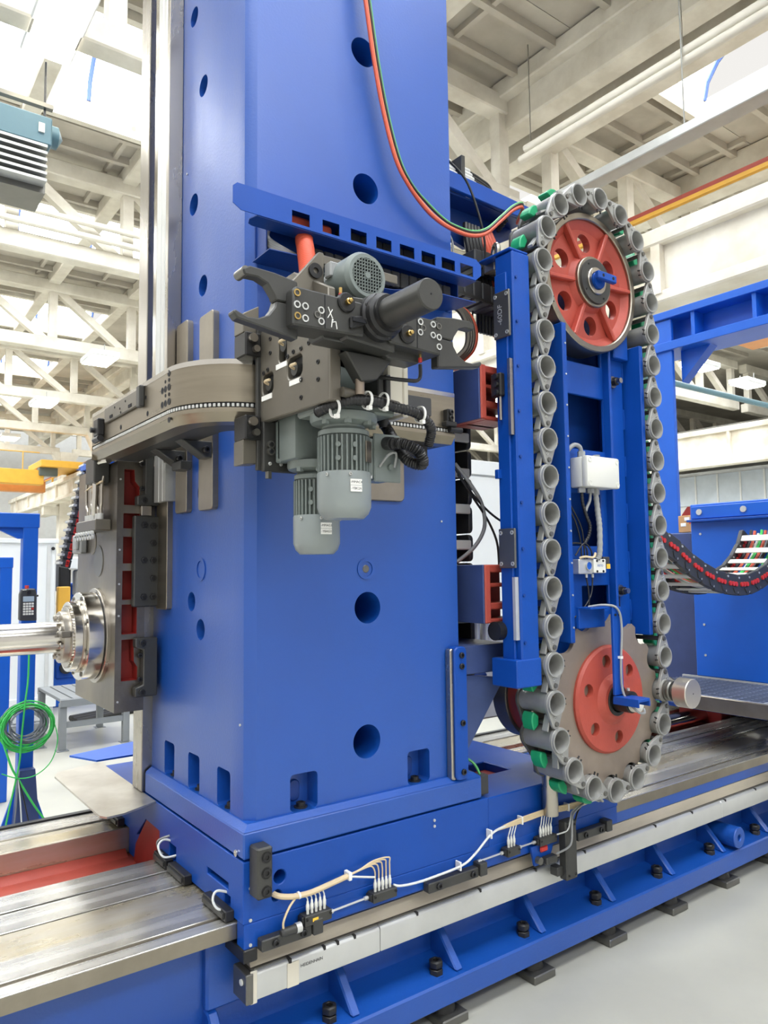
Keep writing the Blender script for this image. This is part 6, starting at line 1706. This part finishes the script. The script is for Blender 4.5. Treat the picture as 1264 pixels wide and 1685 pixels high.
# dark items lying on the far floor
o = MB().tube([(0.6, 8.5, 0.12), (1.0, 8.4, 0.2), (1.3, 8.5, 0.15), (1.5, 8.6, 0.05)], 0.09, 10).build('floor_mat_roll', 'black_rubber'); tag(o, 'dark rolled mat lying before the white enclosure', 'mat')
o = MB().box(0.2, 1.2, 8.1, 8.4, 0, 0.1).build('timber', 'cardboard', None, 0.005); tag(o, 'pale timber piece on the floor before the enclosure', 'timber')
for i in range(3):
    o = MB().tube([(2.1, 8.3 + i * 0.12, 0.03), (2.6, 8.5 + i * 0.1, 0.03), (3.4, 8.6 + i * 0.1, 0.03)], 0.03, 8).build('floor_cable', 'black_rubber'); tag(o, 'dark cable on the floor under the bench, %s of three' % ['first', 'second', 'third'][i], 'cable', 'dark floor cables')
o = MB().box(1.225, 1.30, 3.485, 3.75, 2.05, 2.60).build('blue_cover', 'blue_far', None, 0.004); tag(o, 'narrow pale blue sheet metal cover behind the column rail', 'cover')

# ================================================================ BACKGROUND BEHIND THE MAGAZINE
# second carriage with table, grating platform and blue cabinet
cb = thing('blue_cabinet', 'large blue sheet metal cabinet standing on the grating', 'cabinet', (4.9, 1.5, 0.85))
MB().box(4.65, 5.2, -1.6, 2.80, 0.86, 2.0).build('body', 'blue_far', cb, 0.006)
MB().box(4.63, 4.66, -1.6, 2.78, 1.90, 1.985).build('top_band', 'blue_far', cb, 0.004)
MB().box(4.60, 4.65, -1.6, 2.80, 1.880, 1.895).build('band_lip', 'blue_paint', cb, 0.002)
MB().box(4.80, 5.3, 2.80, 3.3, 0.70, 1.82).build('side_box', 'blue_grey', cb, 0.006)
for y in (2.72, 2.42, 2.12):
    MB().cyl((4.63, y, 1.945), (4.622, y, 1.945), 0.02, n=14).build('fastener', 'alu', cb)
for y, z in ((2.73, 1.80), (2.73, 1.2), (2.73, 1.0), (2.2, 1.15)):
    MB().cyl((4.65, y, z), (4.645, y, z), 0.008, n=10).build('panel_screw', 'alu', cb)
gf = thing('grating_platform', 'galvanised grating platform with steel edge beside the blue cabinet', 'platform', (4.3, 1.8, 0.78))
MB().box(3.985, 4.0, -0.5, 2.42, 0.775, 0.855).build('edge_beam', 'steel_plate', gf, 0.003)
MB().box(4.0, 4.012, -0.5, 2.9, 0.84, 0.856).build('edge_flat', 'alu', gf)
MB().box(4.64, 4.66, -0.5, 2.9, 0.82, 0.860).build('rear_edge', 'alu', gf)
MB().prism([(3.985, 2.42), (4.0, 2.42), (4.5, 2.9), (4.485, 2.9)], 'z', 0.775, 0.855).build('edge_beam', 'steel_plate', gf)
b0 = None
for k in range(52):
    y = -0.4 + k * 0.062
    x0 = 4.0 if y < 2.42 else 4.0 + (y - 2.42) * 1.04
    MB().box(x0, 4.65, y - 0.003, y + 0.003, 0.826, 0.852).build('bearing_bar', 'grating_grey', gf)
for k in range(15):
    x = 4.03 + k * 0.042
    y1 = 2.42 + max(0, (x - 4.0) / 1.04)
    MB().box(x - 0.0025, x + 0.0025, -0.45, min(2.88, y1), 0.838, 0.853).build('cross_bar', 'grating_grey', gf)
MB().box(4.0, 4.65, 2.03, 2.04, 0.83, 0.857).build('joint_bar', 'alu', gf)
MB().box(4.0, 4.66, -0.5, 2.8, 0.77, 0.79).build('under_tray', 'blue_dark', gf)
tcg = thing('far_carriage', 'second carriage coloured dark as shade under the grating, with red end block', 'carriage', (4.9, 2.8, 0.56))
MB().box(5.06, 6.4, 2.08, 3.5, 0.56, 0.77).build('body', 'black_oxide', tcg, 0.005)  # black colour paints in the shade of the space under the grating
MB().box(4.93, 5.055, 2.80, 3.12, 0.46, 0.74).build('end_block', 'red_deep', tcg, 0.005)
MB().prism([(4.8, 0.74), (5.05, 0.74), (5.05, 0.62)], 'y', 2.5, 2.52).build('gusset', 'blue_paint', tcg)
MB().box(5.0, 5.06, 2.1, 2.5, 0.556, 0.6).build('skirt', 'blue_paint', tcg, 0.004)
br_ = thing('ball_screw', 'polished steel screw shaft lying in the bed trough', 'shaft', (3.9, 2.95, 0.54))
MB().cyl((2.8, 2.95, 0.545), (4.93, 2.95, 0.545), 0.05, n=24).build('shaft', 'steel_bright', br_)
MB().box(2.79, 4.93, 2.86, 3.04, 0.45, 0.49).build('shaft_tray', 'red_oxide', br_)
# hanging drag chain along X with red dots
dc2 = thing('drag_chain', 'sagging black drag chain with red dots before the blue cabinet', 'cable carrier', (3.9, 2.3, 1.4))
DP = [(2.95, 1.86), (3.10, 1.80), (3.25, 1.735), (3.40, 1.68), (3.55, 1.60), (3.76, 1.52), (3.97, 1.485), (4.15, 1.49), (4.33, 1.54), (4.46, 1.62), (4.56, 1.72), (4.60, 1.80)]
def spline2(pts, m=8):
    out = []
    for i in range(len(pts) - 1):
        a, b, c, d = [Vector(pts[max(0, min(len(pts) - 1, i + q))]) for q in (-1, 0, 1, 2)]
        for k in range(m):
            t = k / m
            out.append(0.5 * ((2 * b) + (c - a) * t + (2 * a - 5 * b + 4 * c - d) * t * t + (3 * b - a - 3 * c + d) * t ** 3))
    return out + [Vector(pts[-1])]
sp = spline2(DP)
stations = along([(p.x, p.y) for p in sp], 0.118)
for yside in (2.15, 2.40):
    o = None
    for i, (x, z, a) in enumerate(stations):
        if o is None:
            o = MB().prism(rrect(-0.064, 0.064, -0.058, 0.058, 0.02), 'y', -0.012, 0.012).build('side_link', 'black_plastic', dc2, 0.003, origin=(0, 0, 0))
            MB().prism([(0.02, -0.045), (0.06, -0.045), (0.06, -0.005), (0.0, -0.018)], 'y', -0.016, -0.012).build('link_plate', 'gun_black', o, origin=(0, 0, 0)).location = (0, 0, 0)
            for q in (-1, 0, 1):
                d_ = MB().cyl((q * 0.029, -0.012, 0.004), (q * 0.029, -0.020, 0.004), 0.0125, n=12).build('red_dot', 'red_bright', o, origin=(0, 0, 0)); d_.location = (0, 0, 0)
            for (qx, qz) in ((-0.052, 0.04), (0.05, -0.04)):
                d_ = MB().cyl((qx, -0.012, qz), (qx, -0.016, qz), 0.006, n=8).build('pin', 'alu', o, origin=(0, 0, 0)); d_.location = (0, 0, 0)
            c = o
        else:
            c = o.copy(); C.objects.link(c); c.parent = dc2
            for ch in [q for q in bpy.data.objects if q.parent == o]:
                k = ch.copy(); C.objects.link(k); k.parent = c
        c.location = Vector((x, yside, z)) - WL[dc2.name]
        c.rotation_euler = (0, -a, 0)
for side in (1, -1):
    o = None
    for (x, z, a) in stations:
        if o is None:
            o = MB().box(-0.02, 0.02, -0.115, 0.115, -0.004, 0.004).build('crossbar', 'white_plastic', dc2, 0.002, origin=(0, 0, 0)); c = o
        else:
            c = o.copy(); C.objects.link(c); c.parent = dc2
        n_ = Vector((-math.sin(a), 0, math.cos(a)))
        c.location = Vector((x, 2.275, z)) + n_ * (0.046 * side) - WL[dc2.name]
        c.rotation_euler = (0, -a, 0)
random.seed(11)
for i in range(9):
    off = random.uniform(-0.025, 0.025); yy = 2.185 + i * 0.022
    cl = MB().tube([(p.x, yy, p.y + off) for p in sp[::4]], 0.009, 6, 3).build('cable', ['orange_hose', 'green_cable', 'black_rubber', 'grey_cable', 'orange_hose', 'green_cable', 'white_tube', 'orange_hose', 'black_rubber'][i], dc2)
# cardboard box with red cap piece on the side box
bx = thing('cardboard_box', 'small brown cardboard box on the blue cabinet side', 'box', (5.0, 3.1, 1.83))
MB().box(4.86, 5.1, 2.83, 3.02, 1.825, 1.945).build('carton', 'cardboard', bx, 0.003)
for y, z in ((2.95, 1.92), (2.98, 1.88)):
    MB().box(4.857, 4.861, y - 0.02, y + 0.02, z - 0.012, z + 0.012).build('sticker', 'chalk_white', bx)
MB().box(4.857, 4.861, 2.915, 2.935, 1.885, 1.90).build('red_sticker', 'red_bright', bx)
o = MB().prism([(2.84, 1.946), (3.02, 1.946), (2.97, 2.01), (2.90, 2.01)], 'x', 4.9, 5.05).build('red_lump', 'red_deep', None); tag(o, 'dark red casting sitting behind the cardboard box', 'casting')
# blue gantry behind the magazine
gr_ = thing('blue_gantry', 'blue welded gantry beam rising behind the tool magazine', 'gantry', (5.3, 3.0, 0))
X0 = 5.3
MB().box(X0, X0 + 0.04, 3.29, 3.46, 0.56, 3.555).build('leg', 'blue_far', gr_, 0.006)
MB().box(X0 - 0.02, X0 + 0.32, -2.5, 3.5, 3.56, 3.62).build('top_flange', 'blue_far', gr_, 0.004)
MB().box(X0 + 0.13, X0 + 0.17, -2.5, 3.4, 3.36, 3.57).build('web', 'blue_far', gr_)
MB().box(X0 - 0.02, X0 + 0.32, -2.5, 3.5, 3.30, 3.37).build('bottom_flange', 'blue_far', gr_, 0.004)
for y in (2.62, 1.9, 1.2, 3.1):
    MB().box(X0, X0 + 0.3, y - 0.015, y + 0.015, 3.36, 3.57).build('stiffener', 'blue_far', gr_)
MB().prism([(3.27, 3.30), (3.27, 3.05), (3.18, 3.14), (3.02, 3.30)], 'x', X0 + 0.1, X0 + 0.2).build('knee_gusset', 'blue_far', gr_)
# white cabinet seen between column and magazine
wc2 = thing('white_cabinet', 'white control cabinet seen between column and magazine', 'cabinet', (5.9, 6.2, 0))
MB().box(5.5, 6.9, 6.0, 6.8, 0.0, 2.70).build('body', 'white_panel', wc2, 0.01)
MB().box(5.48, 6.92, 5.96, 6.0, 2.62, 2.78).build('head_panel', 'white_panel', wc2, 0.006)
MB().box(5.55, 6.18, 5.975, 6.0, 0.1, 2.6).build('door', 'white_panel', wc2, 0.006)
MB().box(6.22, 6.85, 5.975, 6.0, 0.1, 2.6).build('door', 'white_panel', wc2, 0.006)
MB().box(6.12, 6.15, 5.955, 5.98, 1.85, 2.0).build('door_handle', 'blue_dark', wc2, 0.003)
# hydraulic fittings behind the lower bracket, red hose and blue frame on the floor
hy = thing('hydraulic_unit', 'silver hydraulic fittings behind the lower red bracket', 'hydraulics', (2.9, 3.2, 1.1))
MB().box(2.70, 3.2, 3.1, 3.5, 0.74, 1.28).build('block', 'wall_grey', hy, 0.01)
for i in range(4):
    MB().cyl((2.74 + i * 0.07, 3.05, 1.15), (2.74 + i * 0.07, 3.05, 1.33 - 0.03 * (i % 2)), 0.026, n=14).build('fitting', 'alu', hy)
    MB().cyl((2.74 + i * 0.07, 3.1, 1.33), (2.74 + i * 0.07, 3.0, 1.33), 0.018, n=12).build('elbow', 'alu', hy)
cable('red_floor_hose', [(2.35, 2.9, 1.05), (2.55, 2.9, 1.02), (2.75, 2.95, 1.06), (2.95, 3.0, 1.12)], 0.016, 'orange_hose', 'orange hose passing behind the triangular bracket', 'hose')
o = MB().box(2.1, 3.6, 4.6, 4.8, 0.0, 0.75).build('blue_stand', 'blue_far', None, 0.01); tag(o, 'low blue stand behind the carriage', 'stand')
